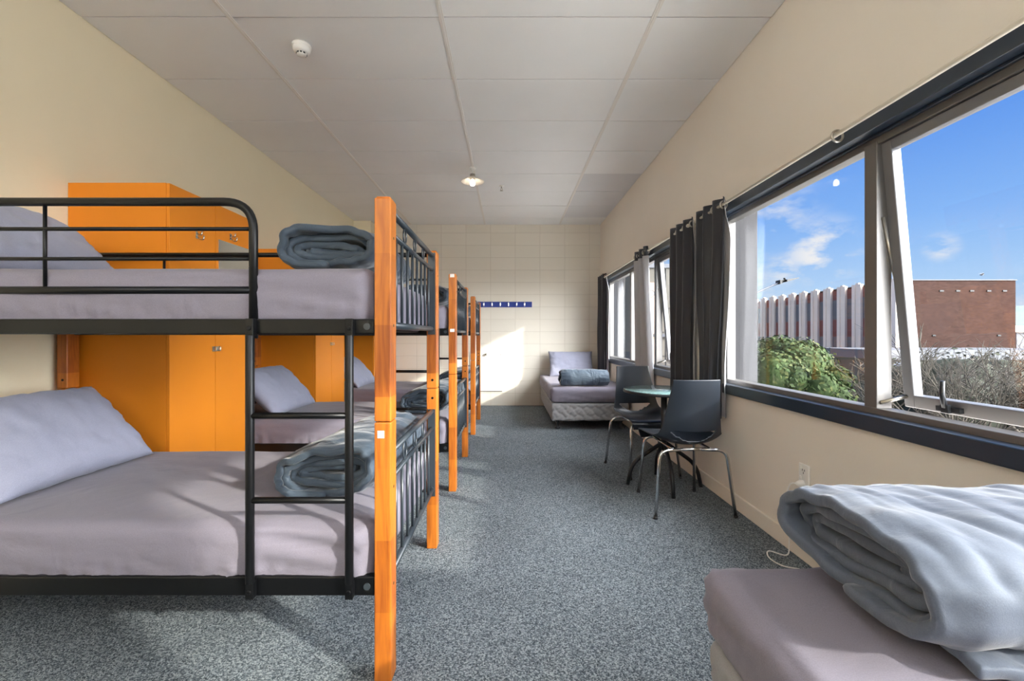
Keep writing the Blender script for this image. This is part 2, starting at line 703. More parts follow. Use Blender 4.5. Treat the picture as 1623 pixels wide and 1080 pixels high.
# ceiling: panels hung in a grid
cl = MB()
cl.m = 1
cl.box(XL - T, XR + T, YB - T, YF + T, H + .012, H + .1)
xs = [XL, -1.578, -.380, .823, XR]
ys = [YF]
y = 6.72
while y > YB:
    ys.append(y)
    y -= .603
ys.append(YB)
random.seed(4)
for i in range(len(xs) - 1):
    for j in range(len(ys) - 1):
        g = .004
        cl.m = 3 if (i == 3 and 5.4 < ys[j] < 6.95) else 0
        dz = random.uniform(0, .0035)
        cl.box(xs[i] + g, xs[i + 1] - g, ys[j + 1] + g, ys[j] - g, H + dz, H + .012)
cl.m = 2
for x in xs[1:-1]:
    cl.box(x - .014, x + .014, YB, YF, H - .003, H + .011)
    cl.box(x - .004, x + .004, YB, YF, H - .006, H - .003)
struct(cl, 'ceiling', [M['tile'], M['dark_gap'], M['tgrid'], M['tile_gray']])
M['alu'].diffuse_color = (.7, .7, .7, 1)


# ------------------------------------------------------------------ windows
def window(name, y0, y1, mull, sashes):
    w = bpy.data.objects.new(name, None)
    COL.objects.link(w)
    w.location = (XR, y0, SZ0)
    w['kind'] = 'structure'
    O = w.location

    def part(mb, n, m, parent=w, bevel=0):
        return mb.build(n, m, parent, org=O, bevel=bevel)
    a = MB()
    a.box(XR - .018, XR + .03, y0 - .03, y1 + .03, 1.965, 2.025)
    part(a, 'head_trim', M['trim_navy'], bevel=.003)
    a = MB()
    a.box(XR - .022, XR + .072, y0 - .03, y1 + .03, .737, .803)
    part(a, 'sill_board', M['trim_navy'], bevel=.005)
    a = MB()
    a.box(XR - .012, XR + .07, y1 - .006, y1 + .03, .80, 1.97)
    a.box(XR - .012, XR + .07, y0 - .03, y0 + .006, .80, 1.97)
    a.box(XR + .03, XR + .07, y0, y1, 1.955, 1.985)
    part(a, 'reveal_lining', M['trim_navy'], bevel=.002)
    # outer aluminium frame
    fx0, fx1 = XR + .045, XR + .105
    a = MB()
    a.box(fx0, fx1, y0, y1, 1.925, 1.972)
    a.box(fx0 - .012, fx1, y0, y1, .80, .828)
    a.box(fx0, fx1, y0 + .004, y0 + .04, .81, 1.95)
    a.box(fx0, fx1, y1 - .04, y1 - .004, .81, 1.95)
    part(a, 'frame', M['alu'], bevel=.003)
    for my in mull:
        part(MB().box(fx0 - .004, fx1, my - .032, my + .032, .815, 1.94), 'mullion', M['alu'], bevel=.003)
    edges = [y0 + .04] + [v for my in mull for v in (my - .032, my + .032)] + [y1 - .04]
    for k in range(0, len(edges), 2):
        b0, b1 = edges[k], edges[k + 1]
        if k // 2 in sashes:
            Rm = Matrix.Translation((fx0 + .028, 0, 1.925)) @ Matrix.Rotation(math.radians(-5.2), 4, 'Y') @ Matrix.Translation((-fx0 - .028, 0, -1.925))
            zz0, zz1 = .832, 1.925
            a = MB()
            a.box(fx0 + .01, fx0 + .05, b0 + .004, b0 + .05, zz0, zz1, Rm)
            a.box(fx0 + .01, fx0 + .05, b1 - .05, b1 - .004, zz0, zz1, Rm)
            a.box(fx0 + .01, fx0 + .05, b0 + .05, b1 - .05, zz0, zz0 + .052, Rm)
            a.box(fx0 + .01, fx0 + .05, b0 + .05, b1 - .05, zz1 - .042, zz1, Rm)
            s = part(a, 'sash', M['alu_white'], bevel=.004)
            part(MB().box(fx0 + .026, fx0 + .031, b0 + .045, b1 - .045, zz0 + .045, zz1 - .035, Rm), 'glass', M['glass'], s)
            for hy in (b1 - .20, b0 + .20):
                h = MB()
                h.box(fx0 - .006, fx0 + .010, hy - .045, hy + .045, zz0 + .012, zz0 + .030, Rm)
                h.box(fx0 - .018, fx0 - .004, hy - .014, hy + .014, zz0 + .010, zz0 + .040, Rm)
                h.tube([Rm @ Vector((fx0 - .014, hy, zz0 + .03)), Rm @ Vector((fx0 - .024, hy - .003, zz0 + .08)),
                        Rm @ Vector((fx0 - .022, hy - .008, zz0 + .13))], [.009, .008, .007], 8)
                part(h, 'latch_handle', M['black_plastic'], s)
            for sy, sg in ((b1, -1), (b0, 1)):
                st = MB()
                p0 = Vector((fx0 + .02, sy + sg * .003, 1.62))
                p1 = Rm @ Vector((fx0 + .02, sy + sg * .003, 1.35))
                st.tube([p0, p1], .006, 8)
                st.tube([Vector((fx0 + .01, sy + sg * .0, .85)), Rm @ Vector((fx0 + .03, sy + sg * .02, .88))], .008, 8)
                part(st, 'stay_arm', M['steel'])
        else:
            part(MB().box(fx0 + .026, fx0 + .031, b0 - .004, b1 + .004, .82, 1.93), 'glass', M['glass'])
    return w


window('window_1', W1[0], W1[1], (.60, 1.868), (1,))
window('window_2', W2[0], W2[1], (4.605, 5.54), (0,))

# ------------------------------------------------------------------ curtains
rodx, rodz = 1.424, 2.002


def rod(y0, y1, label):
    t = thing('curtain_rod', label, 'curtain rod', (rodx, (y0 + y1) / 2, rodz))
    o = t.location
    MB().tube([(rodx, y0, rodz), (rodx, y1, rodz)], .0095, 12).build('pole', M['rod'], t, org=o)
    for y in (y0, y1):
        MB().lathe([(.0, -.02), (.012, -.015), (.016, 0), (.012, .015), (0, .02)], (rodx, y, rodz), 12, Matrix.Rotation(PI / 2, 4, 'X')).build('finial', M['rod'], t, org=o)
    for y in (y0 + .12, y1 - .08):
        b = MB().tube([(rodx, y, rodz), (XR - .019, y, rodz + .0)], .006, 8).disc((XR - .024, y, rodz), (1, 0, 0), .016, .006)
        b.build('bracket', M['rod'], t, org=o)
    return t


rod(-.42, 3.36, 'long cream curtain rod above the near window with blue sky')
rod(3.50, 6.98, 'cream curtain rod above the far window beyond the table')


def curtain(y0, y1, label, np_=4, bot=.55, taper=0, lin0=0, lin1=0, amp=.032, seed=0, grom=True):
    """Pleated drape along Y hanging from the rod; lin0/lin1 = how far the pale lining stands out at either edge."""
    top = 2.055
    t = thing('curtain', label, 'curtain', (rodx, (y0 + y1) / 2, bot))
    o = t.location
    n, m = np_ * 14, 40

    def surf(u, v, dx):
        z = top + (bot - top) * v
        a, b = y0, y1
        mid = (a + b) / 2
        k = 1 - taper * sstep(.15, .9, v) + .06 * mnoise.noise(Vector((seed, v * 2, 0)))
        yy = mid + (a + (b - a) * u - mid) * k
        ph = 2 * PI * np_ * u + .5 * mnoise.noise(Vector((u * 3, v * 2.2, seed)))
        A = amp * (1 + .35 * mnoise.noise(Vector((u * 4, v * 3, seed + 5)))) * (.75 + .35 * v)
        x = rodx + A * math.sin(ph) + dx
        return Vector((x, yy, z))
    mb = MB()
    vs = [surf(i / n, j / m, 0) for j in range(m + 1) for i in range(n + 1)]
    fs = [(j * (n + 1) + i, j * (n + 1) + i + 1, (j + 1) * (n + 1) + i + 1, (j + 1) * (n + 1) + i) for j in range(m) for i in range(n)]
    mb.add(vs, fs, True)

    def sol(ob):
        s = ob.modifiers.new('solid', 'SOLIDIFY')
        s.thickness = .003
        s.offset = 0
    mb.build('drape', M['curtain'], t, org=o, mods=sol)
    # lining on the window side
    lb = MB()
    v0, v1 = y0 - lin0, y1 + lin1
    vs = []
    for j in range(m + 1):
        for i in range(n + 1):
            u = i / n
            p = surf(u, j / m, .007)
            s = sstep(.02, .2, j / m)
            if u < .12:
                p.y -= lin0 * (1 - u / .12) * s
                p.x += .02 * (1 - u / .12) * s
            if u > .88:
                p.y += lin1 * (u - .88) / .12 * s
                p.x += .02 * (u - .88) / .12 * s
            if j == 0: p.z -= .02
            if j == m: p.z += .015
            vs.append(p)
    lb.add(vs, fs, True)
    lb.build('lining', M['lining'], t, org=o, mods=sol)
    if grom:
        for k in range(np_):
            u = (k + .0) / np_ + .02
            p = surf(u, .03, 0)
            g = MB().tube(arc((p.x, p.y, rodz), .024, 0, 2 * PI, 20)[:-1], .0055, 8, closed=True)
            g.build('grommet', M['steel'], t, org=o)
    return t


curtain(2.93, 3.33, 'charcoal curtain with pale lining beside the near window, behind the closer chair', 3, .56, .42, lin0=.05, seed=1)
curtain(3.43, 3.86, 'black curtain at the near end of the far window, behind the table', 3, .55, .1, seed=7)
curtain(6.50, 6.95, 'narrow charcoal curtain in the corner by the far wall', 4, .52, .1, lin0=.12, seed=12)

# curtain half way along the far window, turned so that its sunlit pale lining faces the room
t = thing('curtain', 'curtain half way along the far window showing its pale sunlit lining', 'curtain', (rodx, 4.72, .55))
o = t.location


def mid_curtain(off, lo, hi, name, m_, z0=2.05):
    mb = MB()
    n, m = 60, 36
    vs = []
    for j in range(m + 1):
        v = j / m
        for i in range(n + 1):
            u = lo + (hi - lo) * i / n
            ph = 2 * PI * 3 * u + .6 * mnoise.noise(Vector((u * 3, v * 2, 3)))
            yy = 4.97 - .46 * u - .05 * v * u
            x = rodx + .035 * math.sin(ph) + off + .05 * v * u
            vs.append((x, yy, z0 + (.55 - z0) * v))
    fs = [(j * (n + 1) + i, j * (n + 1) + i + 1, (j + 1) * (n + 1) + i + 1, (j + 1) * (n + 1) + i) for j in range(m) for i in range(n)]
    mb.add(vs, fs, True)

    def sol(ob):
        s = ob.modifiers.new('solid', 'SOLIDIFY')
        s.thickness = .003
    return mb.build(name, m_, t, org=o, mods=sol)


mid_curtain(0, 0, 1, 'drape', M['curtain'])
mid_curtain(-.008, .2, 1.02, 'lining', M['lining'], 1.95)
for k in range(5):
    MB().tube(arc((rodx, 4.93 - .1 * k, rodz), .024, 0, 2 * PI, 20)[:-1], .0055, 8, closed=True).build('grommet', M['steel'], t, org=o)
# a loose ring left on the rod
yr = 700 * rodx / (1327 - VX)
tag(MB().tube(arc((rodx, yr, rodz - .008), .024, 0, 2 * PI, 24)[:-1], .005, 8, closed=True).build('curtain_ring', M['steel'], org=(rodx, yr, rodz - .03)),
    'single bare metal ring on the curtain rod over the near window', 'curtain ring')


# ------------------------------------------------------------------ soft furnishings
def rounded_box(x0, x1, y0, y1, z0, z1, r, step, disp=None):
    """Closed box shell with rounded edges and a regular grid, displaced along its normal."""
    mb = MB()
    nx, ny, nz = [max(3, int((b - a) / step)) for a, b in ((x0, x1), (y0, y1), (z0, z1))]
    idx, vs, fs = {}, [], []
    lo, hi = Vector((x0, y0, z0)), Vector((x1, y1, z1))

    def vert(i, j, k):
        if (i, j, k) in idx:
            return idx[i, j, k]
        p = Vector((x0 + (x1 - x0) * i / nx, y0 + (y1 - y0) * j / ny, z0 + (z1 - z0) * k / nz))
        c = Vector([max(lo[a] + r, min(hi[a] - r, p[a])) for a in range(3)])
        d = p - c
        nrm = d.normalized() if d.length > 1e-7 else Vector((0, 0, 1))
        q = c + nrm * r
        if disp:
            q = q + nrm * disp(q, nrm)
        idx[i, j, k] = len(vs)
        vs.append(q)
        return idx[i, j, k]
    for k, s in ((0, 1), (nz, 0)):
        for i in range(nx):
            for j in range(ny):
                q = [vert(i, j, k), vert(i + 1, j, k), vert(i + 1, j + 1, k), vert(i, j + 1, k)]
                fs.append(q[::-1] if s else q)
    for j, s in ((0, 0), (ny, 1)):
        for i in range(nx):
            for k in range(nz):
                q = [vert(i, j, k), vert(i + 1, j, k), vert(i + 1, j, k + 1), vert(i, j, k + 1)]
                fs.append(q[::-1] if s else q)
    for i, s in ((0, 1), (nx, 0)):
        for j in range(ny):
            for k in range(nz):
                q = [vert(i, j, k), vert(i, j + 1, k), vert(i, j + 1, k + 1), vert(i, j, k + 1)]
                fs.append(q[::-1] if s else q)
    mb.add(vs, fs, True)
    return mb


def sheet_disp(seed, zb, zt, foot=None, amt=1):
    def f(q, n):
        d = .003 * fbm((q.x * 3, q.y * 3, seed), 2)
        if n.z > .7:
            d += .0035 * abs(mnoise.noise(Vector((q.x * 2 + q.y * 5, q.y * 3 - q.x, seed)))) * amt
        elif n.z > -.5:
            t = (q.z - zb) / (zt - zb)
            d -= .012 * sstep(.5, -.05, t)
            # gathered puckers near the bottom hem, long drag lines above
            s = q.x * abs(n.y) + q.y * abs(n.x)
            d += .010 * amt * sstep(.6, .0, t) * math.sin(s * 95 + 6 * mnoise.noise(Vector((s * 3, t, seed)))) * (.5 + mnoise.noise(Vector((s * 4, 1, seed))))
            w = mnoise.noise(Vector((s * 2.2, (q.z * 22 + s * 3.5), seed + 3)))
            d += .012 * amt * (1 - abs(w) * 2) * (.4 + .6 * sstep(.8, .1, abs((foot if foot is not None else s) - s)))
        return d
    return f


def mattress(x0, x1, y0, y1, z0, z1, label, seed, step=.02, group=None, foot=None):
    mb = rounded_box(x0, x1, y0, y1, z0, z1, .045, step, sheet_disp(seed, z0, z1, foot))
    o = mb.build('mattress', M['sheet'], org=((x0 + x1) / 2, (y0 + y1) / 2, z0))
    return tag(o, label, 'mattress', group)


def pillow(w, h, th, label, loc, mtx, seed, group=None):
    """w along local x, h along local y, lying in its own plane; mtx turns it."""
    mb = MB()
    n, m = 44, 34
    vs, fs = [], []
    for side in (1, -1):
        o = len(vs)
        for j in range(m + 1):
            for i in range(n + 1):
                u, v = -1 + 2 * i / n, -1 + 2 * j / m
                c = (1 - abs(u) ** 3.2) * (1 - abs(v) ** 3.0)
                z = side * th / 2 * max(c, 0) ** .55
                pin = 1 - .055 * (1 - abs(v) ** 2) * abs(u) ** 8
                pin2 = 1 - .07 * (1 - abs(u) ** 2) * abs(v) ** 8
                x, y = u * w / 2 * pin, v * h / 2 * pin2
                e = max(abs(u), abs(v))
                rr = fbm((x * 9, y * 9, seed + side), 3)
                if c > 0:
                    z += .010 * rr * (1 - e ** 6) + .007 * sstep(.6, .95, e) * math.sin((x * y * 60 + (x + y) * 45) + 4 * rr) * (1 - e ** 12)
                vs.append(Matrix(mtx) @ Vector((x, y, z)))
        for j in range(m):
            for i in range(n):
                q = (o + j * (n + 1) + i, o + j * (n + 1) + i + 1, o + (j + 1) * (n + 1) + i + 1, o + (j + 1) * (n + 1) + i)
                fs.append(q if side == 1 else q[::-1])
    mb.add(vs, fs, True)

    def md(ob):
        wm = ob.modifiers.new('weld', 'WELD')
        wm.merge_threshold = .0004
    ob = mb.build('pillow', M['pillow'], mods=md)
    ob.location = loc
    return tag(ob, label, 'pillow', group)


def duvet(Wd, Hd, L, label, loc, rz, seed, m_, turns=2.6, pitch=.036, fold=.5, group=None, flat=2.6, amp=1, tag_it=True, dent=0):
    """A quilt folded round and round itself: cross-section in local x-z, axis along local y, base at z=0."""
    mb = MB()
    n, m = int(turns * 40), 64
    vs = []
    for i in range(n + 1):
        s = i / n
        a = -PI / 2 - s * turns * 2 * PI            # starts underneath, winds inwards
        k = s * turns
        A, B = max(Wd / 2 - pitch * 1.05 * k, .02), max(Hd / 2 - pitch * .92 * k, .008)
        ca, sa = math.cos(a), math.sin(a)
        e = 2 / flat
        x = A * math.copysign(abs(ca) ** e, ca)
        z = B * math.copysign(abs(sa) ** e, sa)
        z -= dent * (x / (Wd / 2)) * (z + Hd / 2)
        for j in range(m + 1):
            v = -1 + 2 * j / m
            endr = 1 - .10 * sstep(.8, 1, abs(v)) * (1 if k < 1 else .2)
            pk = mnoise.noise(Vector((a * 2.3, seed, 7)))
            pleat = (.0045 * math.sin(a * 13 + 5 * pk + v * 2) + .003 * math.sin(a * 23 + 4 * pk)) * sstep(.25, .95, abs(v)) * (1.3 if k < 1.2 else .8)
            nn = fbm((x * 5 + k, v * L * 4, seed), 3)
            n2 = mnoise.noise(Vector((x * 14 + 3 * k, v * L * 3, seed + 9)))
            n3 = 1 - 2 * abs(mnoise.noise(Vector((a * 1.1, v * L * 9 + a * .7, seed + 4))))
            n4 = 1 - 2 * abs(mnoise.noise(Vector((a * .8 + v, v * L * 24, seed + 14))))
            n5 = mnoise.noise(Vector((a * .5, v * L * 3, seed + 21)))
            y = v * L / 2 + (.026 * mnoise.noise(Vector((a * 1.3, k * 2, seed))) + (.012 if k < 1 else -.012 * k)) * v * amp
            f = 1 if k < 1 else .45
            xx = x * endr + (.008 * n2 + pleat * ca) * amp * f
            zz = z * endr + (.012 * nn + .009 * n3 * (1 if k < 1 else .3) + pleat * sa) * amp * f
            cr = .007 * n4 * max(0, .35 + n5) * f * amp
            xx += cr * ca
            zz += cr * sa
            zz += .015 * mnoise.noise(Vector((x * 7, k * 3, seed + v * 2))) * (1 if k > 1 else 0)
            zz = max(zz + Hd / 2, .012 + pitch * .42)
            vs.append((xx, y, zz))
    fs = [(i * (m + 1) + j, i * (m + 1) + j + 1, (i + 1) * (m + 1) + j + 1, (i + 1) * (m + 1) + j) for i in range(n) for j in range(m)]
    mb.add(vs, fs, True)

    def md(ob):
        so = ob.modifiers.new('puff', 'SOLIDIFY')
        so.thickness = pitch * .9
        so.offset = 0
        so.use_rim = True
        sb = ob.modifiers.new('round', 'SUBSURF')
        sb.levels = 1
        sb.render_levels = 1
    ob = mb.build('duvet', m_, mods=md)
    ob.location = loc
    ob.rotation_euler = (0, 0, rz)
    if tag_it:
        tag(ob, label, 'duvet', group)
    return ob


# ------------------------------------------------------------------ bunk beds
BX0, BX1 = -2.392, -.380          # head and foot ends
BY0, BY1 = 1.426, 2.408           # front and back
PW, PD, BH, JZ = .054, .070, 1.581, .849


def end_frame(t, o, xc, z0, z1, z2, name='end_frame'):
    """Bars between two posts: z0 bottom, z1 second bar, z2 top bar."""
    ya, yb = BY0 + PD, BY1 - PD
    f = MB()
    f.tube([(xc, ya, z2), (xc, yb, z2)], .0125, 12)
    f.tube([(xc, ya, z1), (xc, yb, z1)], .010, 12)
    f.tube([(xc, ya, z0), (xc, yb, z0)], .0125, 12)
    for y, s in ((ya, 1), (yb, -1)):
        yy = sorted((y, y + s * .005))
        f.box(xc - .019, xc + .019, yy[0], yy[1], z0 - .03, z2 + .012)
        for z in (z2 - .09, z0 + .01):
            f.disc((xc, y + s * .004, z), (0, s, 0), .010, .006, 10)
    fr = f.build(name, M['grey_metal'], t, org=o)
    mid = (ya + yb) / 2
    for k in range(8):
        y = mid + (k - 3.5) * .092
        MB().tube([(xc, y, z0), (xc, y, z1)], .0062, 8).build('spindle', M['grey_metal'], fr, org=o)
    r = (z2 - z1) / 2 - .011
    for k in (-1, 0, 1):
        MB().tube([(xc, mid + k * .184 + r * .82 * math.cos(a), (z1 + z2) / 2 + (r + .002) * math.sin(a)) for a in [2 * PI * q / 24 for q in range(24)]],
                  .0035, 6, closed=True).build('ring', M['grey_metal'], fr, org=o)


def make_bunk():
    t = thing('bunk_bed', 'nearest bunk bed, black metal and honey wood posts, ladder in the foreground', 'bunk bed', ((BX0 + BX1) / 2, (BY0 + BY1) / 2, 0))
    o = t.location
    for px in (BX0, BX1 - PW):
        for py in (BY0, BY1 - PD):
            mb = MB()
            mb.box(px, px + PW, py, py + PD, 0, JZ - .0015)
            mb.box(px, px + PW, py, py + PD, JZ + .0015, BH - .006)
            mb.box(px + .004, px + PW - .004, py + .006, py + PD - .006, BH - .008, BH)
            p = mb.build('post', M['wood'], t, org=o, bevel=.006)
            s = 1 if px > -1 else -1
            xe = px + PW if s > 0 else px
            # bolt holes / heads on the aisle side and front
            if py > 2:
                for z in (JZ + .045, JZ - .05):
                    MB().disc((px + PW / 2 + .004, py - .0012, z), (0, 1, 0), .0065, .004, 12).build('bolt', M['black_metal'], p, org=o)
            for z in (1.162, .31, 1.45, .63):
                MB().disc((xe - s * .002, py + PD / 2, z), (s, 0, 0), .005, .003, 10).build('bolt', M['black_metal'], p, org=o)
    xa, xb = BX0 + PW, BX1 - PW
    for z0, z1 in ((1.133, 1.183), (.285, .347)):
        for y in (BY0 + .004, BY1 - .034):
            mb = MB().box(xa, xb, y, y + .030, z0, z1)
            rl = mb.build('side_rail', M['black_metal'], t, org=o, bevel=.004)
            if y < 2:
                MB().disc((xb - .024, y - .004, (z0 + z1) / 2), (0, 1, 0), .011, .006, 14).build('bolt', M['grey_metal'], rl, org=o)
        mb = MB()
        for k in range(12):
            x = xa + .08 + k * (xb - xa - .16) / 11
            mb.box(x - .03, x + .03, BY0 + .034, BY1 - .034, z0 + .012, z0 + .026)
        mb.build('slat_base', M['black_metal'], t, org=o)
    # end frames, foot and head
    for xc in (BX1 - PW / 2, BX0 + PW / 2):
        end_frame(t, o, xc, 1.165, 1.480, 1.556)
        end_frame(t, o, xc, .310, .637, .728)
    # front guard rail with rounded corner that runs down to become a ladder stile
    yg = BY0 + .008
    gx = -.828
    g = MB()
    g.tube(rounded_path([(xa - .0, yg, 1.563), (gx, yg, 1.563), (gx, yg, 1.12)], .095, 10), .0135, 14)
    for z, r in ((1.475, .0065), (1.378, .0062), (1.276, .0125)):
        g.tube([(xa, yg, z), (gx, yg, z)], r, 10)
    g.tube([(-1.505, yg, 1.276), (-1.505, yg, 1.563)], .0055, 8)
    g.build('guard_rail', M['black_metal'], t, org=o)
    # back guard rail, full length
    g = MB()
    yb = BY1 - .035
    g.tube([(xa, yb, 1.563), (xb, yb, 1.563)], .0125, 12)
    g.tube([(xa, yb, 1.43), (xb, yb, 1.43)], .0065, 10)
    for x in (-1.85, -1.0):
        g.tube([(x, yb, 1.17), (x, yb, 1.563)], .0065, 8)
    g.build('guard_rail', M['black_metal'], t, org=o)
    # ladder
    ld = MB()
    yl = BY0 - .012
    for x in (gx, -.510):
        ld.tube([(x, yl, .335), (x, yl, 1.13)], .0135, 14)
        for zc in (.315, 1.158):
            ld.box(x - .0125, x + .0125, yl - .006, BY0 + .006, zc - .03, zc + .025)
            ld.disc((x, yl - .010, zc - .006), (0, 1, 0), .007, .006, 12)
    lad = ld.build('ladder', M['black_metal'], t, org=o, bevel=.002)
    for z in (.872, .601):
        MB().tube([(gx, yl, z), (-.510, yl, z)], .0105, 12).build('rung', M['black_metal'], lad, org=o)
    return t


bunk1 = make_bunk()
bunk1['group'] = 'bunk beds along the left wall'
D2, D3 = 1.77, 3.605
for d, lb in ((D2, 'middle bunk bed of the row, between the first and second orange wardrobes'),
              (D3, 'farthest bunk bed of the row, nearest the blue hook rail')):
    dup(bunk1, (0, d, 0), lb)


def sticker(x, y, z, lb, w=.018, h=.018):
    tag(MB().box(x - w / 2, x + w / 2, y - .0008, y, z - h / 2, z + h / 2).build('sticker', M['sticker'], org=(x, y, z)), lb, 'sticker')


px_ = BX1 - PW / 2
sticker(px_ - .005, BY0 - .0004, 1.127 - (689 - 533) * BY0 / F, 'small white square sticker on the nearest wooden post, at half height', .022, .024)
sticker(px_, BY0 + D2 - .0004, 1.565, 'white sticker at the top of the middle bunk front post', .032, .024)
sticker(px_, BY0 + D2 - .0004, 1.168, 'white sticker on the middle bunk front post beside the upper bed rail', .032, .022)

beds = ((0, 'nearest'), (D2, 'middle'), (D3, 'farthest'))
mx0, mx1 = BX0 + PW + .02, BX1 - PW - .006
my0, my1 = BY0 + .036, BY1 - .036
lowm = mattress(mx0, mx1, my0 - .026, my1, .305, .517, 'grey sheeted mattress on the lower berth of the nearest bunk bed', 3, .016, 'bunk mattresses', -.6)
upm = mattress(mx0, mx1, my0 - .022, my1, 1.153, 1.352, 'grey sheeted mattress on the upper berth of the nearest bunk bed', 8, .016, 'bunk mattresses', -.6)
for d, nm in beds[1:]:
    dup(lowm, (0, d, 0), 'grey sheeted mattress on the lower berth of the %s bunk bed' % nm)
    dup(upm, (0, d, 0), 'grey sheeted mattress on the upper berth of the %s bunk bed' % nm)

# pillows lean back towards the left wall
def lean(deg, yaw=0, roll=0):
    # local x -> world Y, local y -> up the slope towards -X
    return (Matrix.Rotation(math.radians(yaw), 3, 'Z') @ Matrix.Rotation(-math.radians(deg), 3, 'Y') @
            Matrix(((0, -1, 0), (1, 0, 0), (0, 0, 1))))


p1 = pillow(.70, .47, .17, 'grey pillow leaning at the head of the nearest lower bunk', (-1.965, 1.90, .70), lean(-47, 0), 2, 'bunk pillows')
p2 = pillow(.70, .47, .17, 'grey pillow leaning at the head of the nearest upper bunk', (-2.06, 1.86, 1.53), lean(-42, 3), 5, 'bunk pillows')
for d, nm in beds[1:]:
    dup(p1, (.05, d, -.01), 'grey pillow leaning at the head of the %s lower bunk' % nm)
    dup(p2, (0, d, 0), 'grey pillow leaning at the head of the %s upper bunk' % nm)

d1 = duvet(.42, .205, .66, 'folded slate duvet at the foot of the nearest lower bunk', (-.650, 1.95, .517), math.radians(-4), 3, M['duvet'], group='folded bunk duvets', turns=3.7, pitch=.029, dent=-.22)
d2 = duvet(.37, .165, .70, 'folded dark slate duvet at the foot of the nearest upper bunk', (-.640, 1.88, 1.352), math.radians(3), 21, M['duvet'], group='folded bunk duvets', turns=3.4, pitch=.029)
for d, nm in beds[1:]:
    dup(d1, (.03, d + .02, 0), 'folded slate duvet at the foot of the %s lower bunk' % nm)
    dup(d2, (.0, d + .02, 0), 'folded dark slate duvet at the foot of the %s upper bunk' % nm)


# ------------------------------------------------------------------ wardrobes
def make_wardrobe():
    x1, y0, y1, z1 = -1.862, 2.425, 3.165, 1.970
    t = thing('wardrobe', 'nearest orange laminate wardrobe with hooks and a mirror, behind the first bunk', 'wardrobe', (XL + .28, (y0 + y1) / 2, 0), group='orange wardrobes along the left wall')
    o = t.location
    mb = MB()
    mb.box(XL + .003, x1 - .020, y0, y0 + .018, 0, z1)
    mb.box(XL + .003, x1 - .020, y1 - .018, y1, 0, z1)
    mb.box(XL + .003, x1 - .020, y0 + .018, y1 - .018, z1 - .018, z1)
    mb.box(XL + .003, x1 - .06, y0 + .018, y1 - .018, .001, .08)
    mb.box(XL + .003, XL + .012, y0 + .018, y1 - .018, .08, z1 - .018)
    mb.box(XL + .012, x1 - .03, y0 + .018, y1 - .018, 1.0, 1.018)
    mb.build('body', M['laminate'], t, org=o, bevel=.001)
    mid = (y0 + y1) / 2 + .01
    for k, (a, b) in enumerate(((y0 + .001, mid - .002), (mid + .002, y1 - .001))):
        d = MB().box(x1 - .018, x1, a, b, .085, z1 - .002).build('door', M['laminate'], t, org=o, bevel=.0015)
        hy = mid - .02 if k == 0 else mid + .02
        h = MB().box(x1, x1 + .004, hy - .011, hy + .011, 1.03, 1.062)
        h.tube(rounded_path([(x1, hy, 1.058), (x1 + .02, hy, 1.058), (x1 + .02, hy, 1.034), (x1, hy, 1.034)], .006, 3), .004, 8)
        h.build('handle', M['steel'], d, org=o)
        ky = (a + b) / 2 + (.02 if k == 0 else -.03)
        kz = 1.73 if k == 0 else 1.79
        h = MB().box(x1, x1 + .003, ky - .008, ky + .008, kz - .02, kz + .022)
        h.tube(rounded_path([(x1 + .002, ky, kz + .01), (x1 + .03, ky, kz - .002), (x1 + .035, ky, kz + .022)], .01, 4), .004, 8)
        h.tube(rounded_path([(x1 + .002, ky, kz - .008), (x1 + .026, ky, kz - .028), (x1 + .042, ky, kz - .028), (x1 + .046, ky, kz - .004)], .01, 4), .004, 8)
        h.build('coat_hook', M['chrome'], d, org=o)
        if k == 1:
            MB().box(x1, x1 + .004, a + .025, b - .008, 1.16, 1.748).build('mirror', M['mirror'], d, org=o)
    return t


wd = make_wardrobe()
dup(wd, (0, 1.84, 0), 'second orange wardrobe, behind the middle bunk bed')
dup(wd, (0, 3.68, 0), 'third orange wardrobe, farthest, behind the last bunk bed')


# ------------------------------------------------------------------ divan beds on the window side
def divan(y0, y1, zt, seed, lb, lm, x0=.507, x1=1.462, step=.02):
    zb, zm = .105, zt - .185
    t = thing('divan_base', lb, 'bed base', ((x0 + x1) / 2, (y0 + y1) / 2, 0))
    o = t.location

    def quilt(q, n):
        if n.z > .6:
            return 0
        s = (q.x * abs(n.y) + q.y * abs(n.x))
        w = .012 * math.sin(s * 55)
        a = abs(math.sin((s + q.z * 1.1 + w) * 30))
        b = abs(math.sin((s - q.z * 1.1 - w) * 30))
        return -.011 * (math.exp(-(a / .3) ** 2) + math.exp(-(b / .3) ** 2)) + .003
    rounded_box(x0 + .012, x1 - .012, y0 + .012, y1 - .012, zb, zm - .003, .02, .0125 if y1 > 3 else .016, quilt).build('upholstery', M['divan'], t, org=o)
    for x in (x0 + .09, x1 - .09):
        for y in (y0 + .10, y1 - .10):
            l = MB().lathe([(0, 0), (.032, .0), (.034, .012), (.018, .022), (.015, .07), (.024, .085), (.026, .118), (0, .118)], (x, y, 0), 16)
            l.build('foot', M['black_plastic'], t, org=o)
    mattress(x0, x1, y0, y1, zm, zt, lm, seed, step)
    return t


divan(5.30, 7.13, .505, 31, 'pale quilted divan base of the bed against the far wall', 'mauve-grey mattress on the divan against the far wall')
divan(-.72, 1.175, .524, 45, 'pale divan base of the bed in the near right corner', 'mauve-grey mattress of the bed in the near right corner', step=.016, x0=.514)

